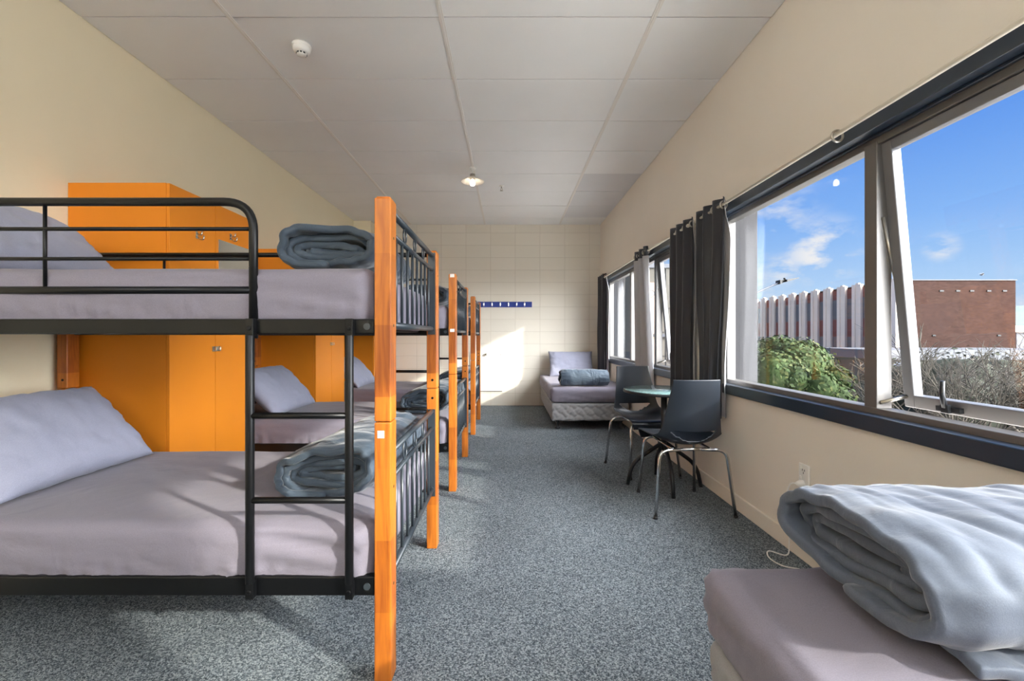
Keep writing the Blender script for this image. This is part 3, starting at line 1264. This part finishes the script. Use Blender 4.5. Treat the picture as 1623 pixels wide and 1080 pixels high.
leanB = Matrix.Rotation(math.radians(62), 3, 'X')
pillow(.70, .44, .16, 'grey pillow propped against the white block wall', (.98, 6.93, .69), leanB, 15)
duvet(.205, .205, .58, 'slate duvet rolled into a bolster on the bed against the far wall', (.935, 5.50, .505), PI / 2 + .06, 40, M['duvet'], turns=2.9, pitch=.036, flat=2.05, amp=.7)
dn = duvet(.50, .205, .78, 'large folded grey duvet on the bed in the near right corner', (1.135, .98, .548), PI / 2 + .0, 55, M['duvet_light'], turns=3.4, pitch=.032, flat=2.5, amp=1.0)
# loose lower layer of the same duvet
mb = MB()
n, m = 60, 36
vs = []
for j in range(m + 1):
    for i in range(n + 1):
        u, v = i / n, j / m
        x = .80 + .64 * u + .04 * (1 - v) * mnoise.noise(Vector((u * 4, 0, 3)))
        y = .70 + .36 * v + .05 * sstep(.35, 0, u) * (1 - v) + .012 * mnoise.noise(Vector((u * 6, 2, 1))) * (1 - v)
        z = .549 + .010 * abs(fbm((x * 9, y * 9, 2), 3)) + .016 * sstep(0, .35, v)
        z += .010 * math.sin(u * 34 + 3 * v) * sstep(.25, 0, v) * sstep(.0, .1, v)
        vs.append((x - 1.135, y - .98, z - .548))
fs = [(j * (n + 1) + i, j * (n + 1) + i + 1, (j + 1) * (n + 1) + i + 1, (j + 1) * (n + 1) + i) for j in range(m) for i in range(n)]
mb.add([Matrix.Rotation(-PI / 2, 3, 'Z') @ Vector(v) for v in vs], fs, True)


def md(ob):
    s = ob.modifiers.new('puff', 'SOLIDIFY')
    s.thickness = .026
    s.offset = 0
    b = ob.modifiers.new('round', 'SUBSURF')
    b.levels = 1
    b.render_levels = 2


mb.build('loose_fold', M['duvet_light'], dn, mods=md)


# ------------------------------------------------------------------ table and chairs
def catmull(pts, n):
    out = []
    for i in range(len(pts) - 1):
        p0, p1, p2, p3 = pts[max(i - 1, 0)], pts[i], pts[i + 1], pts[min(i + 2, len(pts) - 1)]
        for k in range(n):
            t = k / n
            out.append([.5 * ((2 * b) + (-a + c) * t + (2 * a - 5 * b + 4 * c - d) * t * t + (-a + 3 * b - 3 * c + d) * t ** 3)
                        for a, b, c, d in zip(p0, p1, p2, p3)])
    out.append(list(pts[-1]))
    return out


def make_chair():
    t = thing('cafe_chair', 'black plastic chair with chrome legs on the camera side of the round table', 'chair', group='black plastic chairs at the round table')
    # y, z, half width, curl up (z), curl forward (y)
    prof = catmull([(.235, .395, .185, .0, 0), (.245, .437, .200, .004, 0), (.20, .452, .214, .012, 0), (.06, .440, .222, .034, 0), (-.08, .430, .222, .055, .005),
                    (-.165, .440, .216, .060, .03), (-.212, .480, .205, .035, .06), (-.228, .56, .192, .0, .055), (-.240, .68, .172, 0, .04), (-.262, .80, .155, 0, .028), (-.272, .858, .150, 0, .024)], 6)
    n = 28
    vs, fs = [], []
    for (y, z, w, cz, cy) in prof:
        for i in range(n + 1):
            u = -1 + 2 * i / n
            c = abs(u) ** 2.4
            vs.append((u * w, y + cy * c, z + cz * c))
    for j in range(len(prof) - 1):
        zc = (prof[j][1] + prof[j + 1][1]) / 2
        yc = (prof[j][0] + prof[j + 1][0]) / 2
        for i in range(n):
            u = -1 + 2 * (i + .5) / n
            if yc < -.13 and zc < .535 and abs(u) < .78:
                lim = .535 - .075 * (1 - (u / .78) ** 2)
                if zc > lim:
                    continue
            a = j * (n + 1) + i
            fs.append((a, a + 1, a + n + 2, a + n + 1))

    def sol(ob):
        s = ob.modifiers.new('solid', 'SOLIDIFY')
        s.thickness = .009
        s.offset = -1
        b = ob.modifiers.new('bev', 'SUBSURF')
        b.levels = 1
        b.render_levels = 2
    MB().add(vs, fs, True).build('shell', M['chair'], t, mods=sol)
    for s in (-1, 1):
        MB().tube(rounded_path([(s * .252, -.232, 0), (s * .212, -.195, .408), (s * .06, -.175, .412)], .06, 8), .0105, 12).build('leg', M['chrome'], t)
        MB().tube(rounded_path([(s * .205, .235, 0), (s * .178, .175, .415), (s * .06, .160, .417)], .05, 8), .0105, 12).build('leg', M['chrome'], t)
    f = MB()
    f.tube([(-.07, -.175, .412), (.07, -.175, .412)], .0105, 12)
    f.tube([(-.07, .160, .417), (.07, .160, .417)], .0105, 12)
    for s in (-1, 1):
        f.tube([(s * .12, -.175, .412), (s * .12, .160, .417)], .009, 10)
    f.build('seat_frame', M['chrome'], t)
    for sx, sy in ((.252, -.232), (-.252, -.232), (.205, .235), (-.205, .235)):
        MB().lathe([(0, 0), (.013, 0), (.013, .015), (0, .016)], (sx, sy, 0), 12).build('foot_cap', M['black_plastic'], t)
    return t


ch = make_chair()
ch.location = (1.150, 2.962, 0)
ch.rotation_euler = (0, 0, math.radians(2))
dup(ch, label='black plastic chair with chrome legs on the far side of the round table', loc=(1.135, 3.712, 0), rz=PI + math.radians(6))

tb = thing('round_table', 'small round table with speckled teal top and black splayed legs by the window wall', 'table', (1.172, 3.33, 0))
MB().lathe([(0, .700), (.285, .700), (.297, .704), (.300, .712), (.298, .719), (.290, .7225)], n=64).build('rim', M['black_plastic'], tb)
MB().lathe([(.291, .7215), (.289, .7245), (0, .7245)], n=64).build('tabletop', M['teal_top'], tb)
MB().tube([(0, 0, .27), (0, 0, .70)], .022, 20).lathe([(0, .66), (.09, .69), (.09, .70), (0, .70)]).build('column', M['black_plastic'], tb)
for k in range(4):
    a = math.radians(174 + 90 * k)
    c, s_ = math.cos(a), math.sin(a)
    MB().tube(rounded_path([(c * .01, s_ * .01, .325), (c * .235, s_ * .235, .165), (c * .268, s_ * .268, 0)], .09, 8), .0145, 12).build('leg', M['black_plastic'], tb)

# ------------------------------------------------------------------ small fittings
# hook rail
rz_ = 1.127 + (533 - 483) * YF / F
t = thing('coat_rack', 'blue board with a row of chrome coat hooks on the far wall', 'coat rack', (-.05, YF, rz_ - .045))
o = t.location
MB().box(-.56, .378, YF - .02, YF - .0005, rz_ - .045, rz_ + .045).build('board', M['blue'], t, org=o, bevel=.003)
for px in (754, 767, 780, 793, 806, 819, 831.5):
    x = (px - VX) * YF / F
    h = MB().box(x - .008, x + .008, YF - .024, YF - .02, rz_ - .028, rz_ + .03)
    h.tube(rounded_path([(x, YF - .022, rz_ + .018), (x, YF - .058, rz_ + .022), (x, YF - .066, rz_ + .052)], .02, 5), .0055, 8)
    h.tube(rounded_path([(x, YF - .022, rz_ - .01), (x, YF - .045, rz_ - .035), (x, YF - .056, rz_ - .008)], .015, 5), .0055, 8)
    h.build('hook', M['chrome'], t, org=o)

# painted access panel low on the far wall
t = thing('access_panel', 'flush white painted panel low on the far wall beside the last bunk', 'wall panel', (-.3, YF, .24))
o = t.location
xp0, xp1 = -.62, (796 - VX) * YF / F
zp0, zp1 = CH + (533 - 620) * YF / F, CH + (533 - 558) * YF / F
MB().box(xp0, xp1, YF - .016, YF - .0005, zp0, zp1).build('panel', M['white_paint'], t, org=o, bevel=.002)
MB().box(xp0, xp1, YF - .006, YF - .0005, zp0 - .012, zp0 - .001).build('edge_gap', M['dark_gap'], t, org=o)
h = MB().lathe([(0, 0), (.012, 0), (.010, .01), (.018, .02), (.02, .03), (.012, .038), (0, .04)], ((771 - VX) * YF / F, YF - .016, CH + (533 - 560) * YF / F - .02), 16, Matrix.Rotation(PI / 2, 4, 'X'))
h.build('knob', M['steel'], t, org=o)
h = MB().lathe([(0, 0), (.008, 0), (.009, .01), (0, .012)], ((793.5 - VX) * YF / F, YF - .016, zp1 - .04), 12, Matrix.Rotation(PI / 2, 4, 'X'))
h.build('screw', M['steel'], t, org=o)

# smoke detector
sx, sy = (478 - VX) * 2.74 / F, 2.74
t = thing('smoke_detector', 'round white smoke detector on the ceiling, near the front', 'smoke detector', (sx, sy, H))
MB().lathe([(0, 0), (.056, 0), (.056, -.012), (.050, -.016)], n=32).build('base', M['white'], t)
MB().lathe([(.050, -.014), (.052, -.03), (.044, -.044), (.030, -.048)], n=32).build('housing', M['white'], t)
MB().lathe([(.029, -.046), (.029, -.058), (.024, -.064), (0, -.066)], n=24).build('sensor', M['white'], t)
v = MB()
for k in range(10):
    a = 2 * PI * k / 10
    if k % 5:
        v.box(.0285, .0315, -.006, .006, -.058, -.050, Matrix.Rotation(a, 4, 'Z'))
v.build('vent', M['black_plastic'], t)


def lamp(x, y, label, drop=.10):
    t = thing('pendant_lamp', label, 'ceiling lamp', (x, y, H))
    MB().lathe([(0, -.002), (.035, -.002), (.032, -.02), (.012, -.03), (0, -.03)], n=24).build('ceiling_rose', M['white'], t)
    MB().tube([(0, 0, -.02), (0, 0, -drop)], .006, 8).build('cord', M['white'], t)
    MB().lathe([(0, -drop + .03), (.028, -drop + .03), (.032, -drop - .01), (.026, -drop - .03)], n=24).build('lamp_holder', M['steel'], t)

    def sol(ob):
        s = ob.modifiers.new('solid', 'SOLIDIFY')
        s.thickness = .004
    MB().lathe([(.030, -drop), (.055, -drop - .018), (.085, -drop - .038), (.118, -drop - .05), (.125, -drop - .052)], n=40).build('lamp_shade', M['shade'], t, mods=sol)
    MB().lathe([(0, -drop - .02), (.016, -drop - .03), (.026, -drop - .055), (.028, -drop - .07), (.020, -drop - .09), (0, -drop - .098)], n=24).build('bulb', M['bulb'], t)
    return t


lamp(-.385, 4.73, 'small lit pendant lamp with a flared glass shade on the ceiling')

t = thing('sprinkler', 'small metal fire sprinkler head under the ceiling right of the lamp', 'sprinkler', ((795 - VX) * 5.3 / F, 5.3, H))
MB().lathe([(0, 0), (.032, 0), (.028, -.006), (0, -.008)], n=20).build('escutcheon', M['white'], t)
h = MB().tube([(0, 0, -.006), (0, 0, -.03)], .009, 10).tube(rounded_path([(-.006, 0, -.03), (-.016, 0, -.042), (0, 0, -.058)], .006, 3), .003, 6)
h.tube(rounded_path([(.006, 0, -.03), (.016, 0, -.042), (0, 0, -.058)], .006, 3), .003, 6).lathe([(0, -.058), (.020, -.058), (.020, -.061), (0, -.062)], n=16)
h.build('head', M['steel'], t)

# power socket, plug and its lead
oy, oz = 2.215, .418
t = thing('power_socket', 'white double power socket low on the wall under the window', 'power socket', (XR, oy, oz - .06))
o = t.location
MB().box(XR - .010, XR - .0003, oy - .038, oy + .038, oz - .066, oz + .066).build('plate', M['white'], t, org=o, bevel=.004)
h = MB()
for z in (oz + .032, oz - .03):
    for dy, dz in ((-.008, .004), (.008, .004), (0, -.010)):
        h.box(XR - .0108, XR - .0095, oy + dy - .0018, oy + dy + .0018, z + dz - .005, z + dz + .005)
h.build('slot', M['black_plastic'], t, org=o)
h = MB().box(XR - .016, XR - .010, oy + .014, oy + .026, oz + .040, oz + .056)
h.box(XR - .016, XR - .010, oy + .014, oy + .026, oz - .012, oz + .004)
h.build('switch', M['white'], t, org=o, bevel=.002)
t = thing('plug', 'white plug and cord in the power socket, its lead looping to the carpet', 'plug', (XR - .02, oy, oz - .03))
o = t.location
MB().lathe([(0, 0), (.017, 0), (.018, .012), (.012, .026), (.007, .036), (0, .036)], (XR - .010, oy + .004, oz - .032), 16, Matrix.Rotation(-PI / 2, 4, 'Y')).build('plug_body', M['white'], t, org=o)
cp = catmull([(XR - .044, oy + .004, oz - .032), (XR - .058, oy + .03, oz - .045), (XR - .055, oy + .06, oz - .12), (XR - .045, oy + .06, .22), (XR - .05, oy + .05, .06), (XR - .07, oy + .04, .008),
              (XR - .13, oy + .09, .005), (XR - .17, oy + .02, .005), (XR - .15, oy - .06, .005), (XR - .06, oy - .12, .005), (XR - .05, oy - .3, .005)], 8)
MB().tube(cp, .0032, 8).build('lead', M['white'], t, org=o)

# ------------------------------------------------------------------ outside
GZ = -5.2
M['asphalt'] = mat('asphalt', srgb(150, 148, 144), .9, var=.12, vscale=.4)
M['fin'] = mat('concrete_fin', srgb(246, 226, 204), .85, var=.06, vscale=1.2, stretch=(1, 1, .2))
M['brick_red'] = mat_bricks('red_panel_brick', srgb(150, 92, 80), srgb(140, 84, 74), srgb(132, 92, 84))
M['brick'] = mat_bricks('brown_brick', srgb(64, 45, 39), srgb(50, 34, 30), srgb(66, 52, 46))
M['win_dark'] = mat('dark_window', srgb(104, 102, 104), .35, spec=.3)
M['roofwhite'] = mat('white_fascia', srgb(88, 90, 95), .7, var=.08, vscale=.8)
M['roofdark'] = mat('grey_corrugated', srgb(84, 90, 100), .6)
M['beige'] = mat('beige_render', srgb(88, 84, 76), .85, var=.06, vscale=.5)
M['darkbox'] = mat('dark_fascia', srgb(62, 64, 70), .6)
M['leaf'] = mat('green_leaves', srgb(46, 62, 24), .8, var=.35, vscale=1.3, spec=.3)
M['leaf2'] = mat('olive_leaves', srgb(66, 72, 32), .8, var=.3, vscale=1.5, spec=.3)
M['bark'] = mat('bark', srgb(112, 100, 86), .9, var=.2, vscale=8)
M['twig'] = mat('twig', srgb(78, 72, 62), .9, var=.25, vscale=3)
M['hedge'] = mat('hedge_leaves', srgb(48, 52, 34), .8, var=.3, vscale=2)
M['hill'] = mat('wooded_hill', srgb(84, 100, 104), .95, var=.2, vscale=.02)
M['car'] = mat('white_car_paint', srgb(222, 222, 222), .25, coat=.5)
M['pier'] = mat('grey_pier_paint', srgb(32, 31, 34), .85, bump=.3, bscale=60)

struct(MB().box(1.9, 400, -60, 600, GZ - .3, GZ), 'ground', M['asphalt'])
# exterior piers beside the windows
for i, (ya, yb) in enumerate(((-.62, -.31), (3.165, 3.56), (6.755, 7.2))):
    struct(MB().box(XO + .001, 1.785, ya, yb, -1.0, 3.2), 'trim_%d' % (i + 2), M['pier'], .004)

# unseen pale roof slab, added to bounce sunlight up to the ceiling
struct(MB().box(XO + .01, 5.0, -6, 14, -1.35, -1.2), 'trim_5', M['white_paint'])

# white-finned office block across the street (long face parallel to the window wall)
XB = 30.7
t = thing('office_building', 'long pale office building with white vertical fins and reddish strips', 'building', (XB, 55, GZ))
o = t.location
strips = [38.3 + 1.8 * k for k in range(-1, 34)]
yend = strips[-1] + 1
yst = 35.0
zt = 5.42
MB().box(XB + .35, XB + .41, yst + .02, 48.2, -2.45, zt).box(XB + .35, XB + 12, 48.2, yend, -2.45, zt).build('brick_face', M['brick_red'], t, org=o)
for y in strips:
    f = MB()
    y0, y1 = y + .40, y + 1.8 - .40
    for a, b, dx in ((y0, y0 + .34, .14), (y0 + .34, y1 - .34, .22), (y1 - .34, y1, .14)):
        f.box(XB + dx, XB + .4, a, b, -2.4, zt + (.28 if dx < .2 else .40))
    f.build('fin', M['fin'], t, org=o)
    for z0, z1 in ((2.69, 4.58), (-.78, 1.13)):
        g = MB().box(XB + .30, XB + .36, y - .34, y + .34, z0 + .0, z1 - .05)
        g = g.build('pane', M['win_dark'], t, org=o)
f = MB()
for k in range(3):
    y = yst + k * .47
    f.box(XB - .02 + .1 * (k % 2), XB + .4, y, y + .44, -2.4, zt + .3)
f.build('fin', M['fin'], t, org=o)
MB().box(XB + 2.5, XB + 11, 48.3, yend, GZ, -2.45).build('ground_floor', M['beige'], t, org=o)
MB().box(XB - .2, XB + .4, yst, yend, -2.75, -2.42).build('slab', M['beige'], t, org=o)

# brown brick block
xe = (1608.5 - VX) * 35 / F
t = thing('brick_building', 'big windowless brown brick building seen through the open sash', 'building', ((XB + xe) / 2, 37, GZ))
o = t.location
MB().box(XB + .42, xe, 34.95, 48, GZ, CH + 88 * 35 / F).build('wall', M['brick'], t, org=o)
MB().box(XB + .42, xe + .06, 34.88, 48.1, CH + 88 * 35 / F, CH + 89.5 * 35 / F).build('coping', M['darkbox'], t, org=o)
f = MB()
for px in (1492, 1518, 1540, 1567, 1592):
    x = (px - VX) * 34.95 / F
    f.box(x - .16, x + .16, 34.90, 34.96, CH + (533 - 461.5) * 35 / F - .06, CH + (533 - 461.5) * 35 / F + .06)
for px in (1480, 1583):
    x = (px - VX) * 34.95 / F
    f.box(x - .12, x + .12, 34.90, 34.96, CH + (533 - 532) * 35 / F - .06, CH + (533 - 532) * 35 / F + .06)
f.build('vent', M['black_metal'], t, org=o)

# low building with white fascia in front of the brick block
D = 27.0
t = thing('low_building', 'low flat-roofed building with a white fascia before the brick building', 'building', ((1500 - VX) * D / F, D + 3, GZ))
o = t.location
xa, xb = (1411 - VX) * D / F, (1760 - VX) * D / F
MB().box(xa, xb, D, D + 6.5, CH + (533 - 571) * D / F, CH + (533 - 555.5) * D / F).build('fascia', M['roofwhite'], t, org=o, bevel=.03)
MB().box(xa + .4, xb - .4, D + .6, D + 6, GZ, CH + (533 - 571) * D / F).build('wall', M['beige'], t, org=o)
# corrugated gable roof nearer
t = thing('shed', 'shed with dark corrugated roof beside the mullion, outside', 'building', ((1400 - VX) * 19 / F, 20, GZ))
o = t.location
f = MB()
pa, pb, pc, pd = P(1335, 640, 19), P(1470, 625, 19), P(1450, 575, 24), P(1422, 575, 24)
nn = 60
for k in range(nn):
    a0, a1 = pa.lerp(pb, k / nn), pa.lerp(pb, (k + .55) / nn)
    b0, b1 = pd.lerp(pc, k / nn), pd.lerp(pc, (k + .55) / nn)
    u = Vector((0, 0, .04))
    f.add([a0, a1, b1, b0, a0 + u, a1 + u, b1 + u, b0 + u], [(0, 3, 2, 1), (4, 5, 6, 7), (0, 1, 5, 4), (1, 2, 6, 5), (2, 3, 7, 6), (3, 0, 4, 7)])
f.add([pa, pb, pc, pd, pa - Vector((0, 0, .1)), pb - Vector((0, 0, .1)), pc - Vector((0, 0, .1)), pd - Vector((0, 0, .1))],
      [(0, 3, 2, 1), (4, 5, 6, 7), (0, 1, 5, 4), (1, 2, 6, 5), (2, 3, 7, 6), (3, 0, 4, 7)])
f.build('roof', M['roofdark'], t, org=o)
MB().box(pa.x + .3, pb.x - .3, 19.2, 23.6, GZ, pa.z - .0).build('wall', M['beige'], t, org=o)
# dark canopy
D = 24.
t = thing('canopy', 'dark flat street canopy on posts right of the green tree, outside', 'canopy', ((1365 - VX) * D / F, D, GZ))
o = t.location
xa, xb = (1339 - VX) * D / F, (1404 - VX) * D / F
MB().box(xa, xb, D, D + 1.6, CH - 97 * D / F, CH - 81 * D / F).build('roof', M['darkbox'], t, org=o, bevel=.02)
for x in (xa + .5, xb - 1.2):
    MB().box(x - .12, x + .12, D + .2, D + .44, GZ, CH - 97 * D / F).build('post', M['beige'], t, org=o)


def tree(name, label, c, rx, rz_, blobs, leaves, size, mats, seed, trunk_r=.18):
    random.seed(seed)
    t = thing(name, label, 'tree', (c.x, c.y, GZ))
    o = t.location
    mb = MB()
    core = MB()
    bl = []
    for k in range(blobs):
        a, b = random.uniform(0, 2 * PI), random.uniform(-.9, 1)
        rr = math.sqrt(max(0, 1 - b * b)) * random.uniform(.5, .85)
        p = Vector((c.x + rx * rr * math.cos(a), c.y + rx * rr * math.sin(a), c.z + rz_ * b * .72))
        bl.append((p, rx * random.uniform(.22, .38)))
    bl.append((c, rx * .6))
    for p, r in bl:
        core.lathe([(r * .8 * math.cos(q), r * .8 * math.sin(q)) for q in [(-PI / 2) + PI * w / 8 for w in range(9)]], p, 12)
    for k in range(leaves):
        p, r = random.choice(bl)
        d = Vector((random.gauss(0, 1), random.gauss(0, 1), random.gauss(0, 1) + .25)).normalized()
        q = p + d * r * random.uniform(.75, 1.12)
        u = d.cross(Vector((random.gauss(0, 1), random.gauss(0, 1), random.gauss(0, 1)))).normalized()
        w = (d + Vector((random.gauss(0, .5), random.gauss(0, .5), random.gauss(0, .5)))).normalized().cross(u)
        s = size * random.uniform(.6, 1.3)
        mb.m = 0 if random.random() < .7 else 1
        mb.add([q - u * s * .5, q - w * s * .28, q + u * s * .5, q + w * s * .28], [(0, 1, 2, 3)])
    mb.build('foliage', mats, t, org=o)
    core.build('inner_foliage', mats[0], t, org=o)
    MB().tube([(c.x, c.y, GZ), (c.x + .1, c.y, (GZ + c.z) / 2), (c.x, c.y, c.z)], [trunk_r, trunk_r * .8, trunk_r * .5], 10).build('trunk', M['bark'], t, org=o)
    return t


cc = P(1243, 622, 15)
tree('leafy_tree', 'dense rounded green tree outside the near window', cc, 1.95, 1.85, 60, 26000, .15, [M['leaf'], M['leaf2']], 5)


def bare(label, c, h, n, seed, spread=1):
    random.seed(seed)
    t = thing('bare_tree', label, 'tree', (c.x, c.y, GZ), group='bare trees outside the near window')
    o = t.location
    mb = MB()
    base = Vector((c.x, c.y, GZ))

    def grow(p, d, L, r, dep):
        if dep == 0 or r < .004:
            return
        q = p + d * L
        mb.tube([p, (p + q) / 2 + Vector((random.gauss(0, .04), random.gauss(0, .04), 0)) * L, q], [r, r * .85, r * .7], 4 if r < .03 else 7, caps=False)
        for _ in range(3 if dep > 2 else 4):
            nd = (d + Vector((random.gauss(0, .5), random.gauss(0, .5), random.gauss(.12, .3))) * spread).normalized()
            grow(p.lerp(q, random.uniform(.5, 1)), nd, L * random.uniform(.6, .85), r * random.uniform(.5, .68), dep - 1)
    for k in range(n):
        d = Vector((random.gauss(0, .35), random.gauss(0, .35), 1)).normalized()
        grow(base, d, h * .34, .09, 6)
    mb.build('branches', M['twig'], t, org=o)
    return t


bare('bare tangled tree outside the near window, leftmost of the bare ones, beside the mullion', P(1475, 620, 13), 7.6, 2, 3)
bare('middle one of the bare tangled trees in front of the brick building', P(1545, 610, 12), 7.8, 2, 8)
bare('bare tangled tree outside at the right edge of the view', P(1625, 600, 11.5), 8.0, 2, 14)
# rough hedge beneath
tree('hedge_bush', 'rough green bush at the foot of the bare trees outside', P(1545, 668, 15.5), 4.2, 1.5, 70, 15000, .16, [M['hedge'], M['twig']], 9, .1)

# street lamp
D = 17.0
t = thing('street_lamp', 'street lamp on a curved grey arm against the sky', 'street lamp', (P(1160, 500, D).x, D, GZ))
o = t.location
pp = [P(1160, 0, D) * 1]
bx = P(1160, 500, D).x
MB().tube(catmull([(bx, D, GZ), (bx, D, 0), P(1163, 505, D), P(1180, 476, D), P(1206, 461, D), P(1235, 448.5, D)], 6), .04, 10).build('pole', M['roofdark'], t, org=o)
h0, h1 = P(1233, 448, D), P(1263, 441.5, D)
f = MB()
ax = (h1 - h0)
for a, b, w, hh in ((0, .35, .15, .08), (.3, 1.0, .22, .045)):
    p, q = h0 + ax * a, h0 + ax * b
    f.add([p + Vector((0, -w, -hh)), p + Vector((0, w, -hh)), q + Vector((0, w * .6, -hh * .3)), q + Vector((0, -w * .6, -hh * .3)),
           p + Vector((0, -w, hh)), p + Vector((0, w, hh)), q + Vector((0, w * .6, hh * .5)), q + Vector((0, -w * .6, hh * .5))],
          [(0, 3, 2, 1), (4, 5, 6, 7), (0, 1, 5, 4), (1, 2, 6, 5), (2, 3, 7, 6), (3, 0, 4, 7)])
f.disc(h0 + ax * .35 + Vector((0, 0, .05)), (0, 0, 1), .04, .07)
f.build('lamp_head', M['black_metal'], t, org=o)

# bird
bp_ = P(1556, 436, 45)
f = MB()
f.tube([bp_ + Vector((-.22, 0, 0)), bp_, bp_ + Vector((.25, 0, .02))], [.02, .08, .01], 8)
for s in (-1, 1):
    f.add([bp_ + Vector((-.08, 0, 0)), bp_ + Vector((.1, 0, 0)), bp_ + Vector((.15 + .2 * s, s * .3, .12)), bp_ + Vector((.9 * s, s * .5, .03)), bp_ + Vector((-.0 + .2 * s, s * .3, .14))], [(0, 1, 2, 3, 4)])
    f.add([bp_ + Vector((-.08, 0, .02)), bp_ + Vector((.1, 0, .02)), bp_ + Vector((.15 + .2 * s, s * .3, .14)), bp_ + Vector((.9 * s, s * .5, .04)), bp_ + Vector((-.0 + .2 * s, s * .3, .16))], [(4, 3, 2, 1, 0)])
tag(f.build('bird', M['darkbox'], org=bp_), 'tiny dark bird gliding above the brick building', 'bird')

# distant hill and pale houses at the right edge
f = MB()
nx, ny = 40, 12
vs = []
for j in range(ny + 1):
    for i in range(nx + 1):
        x, y = 150 + 500 * i / nx, 260 + 160 * j / ny
        z = GZ + (28 + 5 * fbm((x * .01, y * .01, 3), 3)) * math.sin(PI * j / ny) * sstep(0, .15, i / nx)
        vs.append((x, y, z))
f.add(vs, [(j * (nx + 1) + i, j * (nx + 1) + i + 1, (j + 1) * (nx + 1) + i + 1, (j + 1) * (nx + 1) + i) for j in range(ny) for i in range(nx)], True)
struct(f, 'hills', M['hill'], org=(400, 340, GZ))
t = thing('house', 'pale distant house at the right edge below the hill', 'building', (P(1618, 530, 70).x, 72, GZ))
o = t.location
xa, xb = P(1611, 0, 70).x, P(1660, 0, 70).x
MB().box(xa, xb, 70, 76, GZ, CH + 6 * 70 / F).build('wall', M['roofwhite'], t, org=o)
zz = CH + 6 * 70 / F
MB().add([(xa - .3, 69.6, zz), (xb + .3, 69.6, zz), (xb + .3, 73, zz + 1.1), (xa - .3, 73, zz + 1.1), (xa - .3, 76.4, zz), (xb + .3, 76.4, zz)],
         [(0, 1, 2, 3), (3, 2, 5, 4), (0, 3, 4), (1, 5, 2), (0, 4, 5, 1)]).build('roof', M['fin'], t, org=o)

# building seen through the far window
D = 46.
t = thing('street_building', 'cream and brick building with a round clock sign beyond the far window', 'building', (P(1045, 0, D).x, D + 5, GZ))
o = t.location
zt = CH + (533 - 424) * D / F
xm = P(1040, 0, D).x
MB().box(P(1000, 0, D).x, P(1128, 0, D).x, D + .1, D + 9, GZ, zt).build('wall', M['beige'], t, org=o)
MB().box(P(1000, 0, D).x, P(1128, 0, D).x, D - .1, D + 9.1, zt - .05, zt + .35).build('parapet', M['roofwhite'], t, org=o)
MB().box(P(1000, 0, D).x, xm, D, D + .12, CH - 4, CH + (533 - 448) * D / F).build('brick_panel', mat_bricks('pink_brick', srgb(196, 158, 134), srgb(184, 146, 122), srgb(190, 170, 150), .5, .5, .03), t, org=o)
f = MB()
for k in range(4):
    x = xm + 1.0 + k * 1.3
    f.box(x, x + .05, D + .04, D + .11, GZ, zt)
for z in (-1, 1.5, 4.0):
    f.box(xm, P(1128, 0, D).x, D + .04, D + .11, z, z + .06)
f.build('joint', M['pier'], t, org=o)
ccx = P(1031.5, 465.5, D - .1)
c_ = MB().disc(ccx + Vector((0, -.02, 0)), (0, 1, 0), .38, .1, 32).build('clock_face', M['white'], t, org=o)
f = MB().tube([ccx + Vector((.36 * math.cos(a), -.03, .36 * math.sin(a))) for a in [2 * PI * q / 32 for q in range(32)]], .035, 6, closed=True)
for q in range(12):
    a = 2 * PI * q / 12
    f.tube([ccx + Vector((.24 * math.cos(a), -.03, .24 * math.sin(a))), ccx + Vector((.31 * math.cos(a), -.03, .31 * math.sin(a)))], .02, 5)
f.tube([ccx + Vector((0, -.03, 0)), ccx + Vector((.2, -.03, .06))], .02, 5).tube([ccx + Vector((0, -.03, 0)), ccx + Vector((-.04, -.03, -.16))], .025, 5)
f.build('clock_hands', M['darkbox'], c_, org=o)
f = MB()
z0 = CH - 6 * D / F
f.box(P(1000, 0, D).x, P(1128, 0, D).x, D - .3, D + .1, CH - 12 * D / F + .7, CH - 10 * D / F + .9)
f.build('awning', M['darkbox'], t, org=o)

# parked cars on the street
def car(x, y, label, rz=0):
    t = thing('car', label, 'car', (x, y, GZ), rz, group='white cars parked on the street')
    pr = [(-2.1, .35), (-2.1, .75), (-1.9, .95), (-1.35, 1.0), (-.9, 1.42), (.7, 1.45), (1.35, 1.0), (2.0, .85), (2.15, .6), (2.15, .35)]

    def ext(prof, w, taper):
        n = len(prof)
        vs = [(p[0], -w + taper * max(0, p[1] - .95), p[1]) for p in prof] + [(p[0], w - taper * max(0, p[1] - .95), p[1]) for p in prof]
        fs = [list(range(n)), list(range(2 * n - 1, n - 1, -1))] + [(i, i + n, (i + 1) % n + n, (i + 1) % n) for i in range(n)]
        return MB().add(vs, fs)
    ext(pr, .85, .35).build('body', M['car'], t, bevel=.05)
    ext([(-1.25, 1.02), (-.86, 1.36), (.66, 1.39), (1.22, 1.02)], .862, .38).build('windows', M['win_dark'], t)
    for sx in (-1.3, 1.35):
        for sy in (-.8, .8):
            MB().tube([(sx, sy - .1, .33), (sx, sy + .1, .33)], .33, 20).build('wheel', M['black_plastic'], t)
    return t


car(P(1034, 0, 36).x, 36, 'white car parked before the brick panel, left of the far mullion', .3)
car(P(1052, 0, 30).x, 31, 'white car parked right of the far window mullion', 1.2)
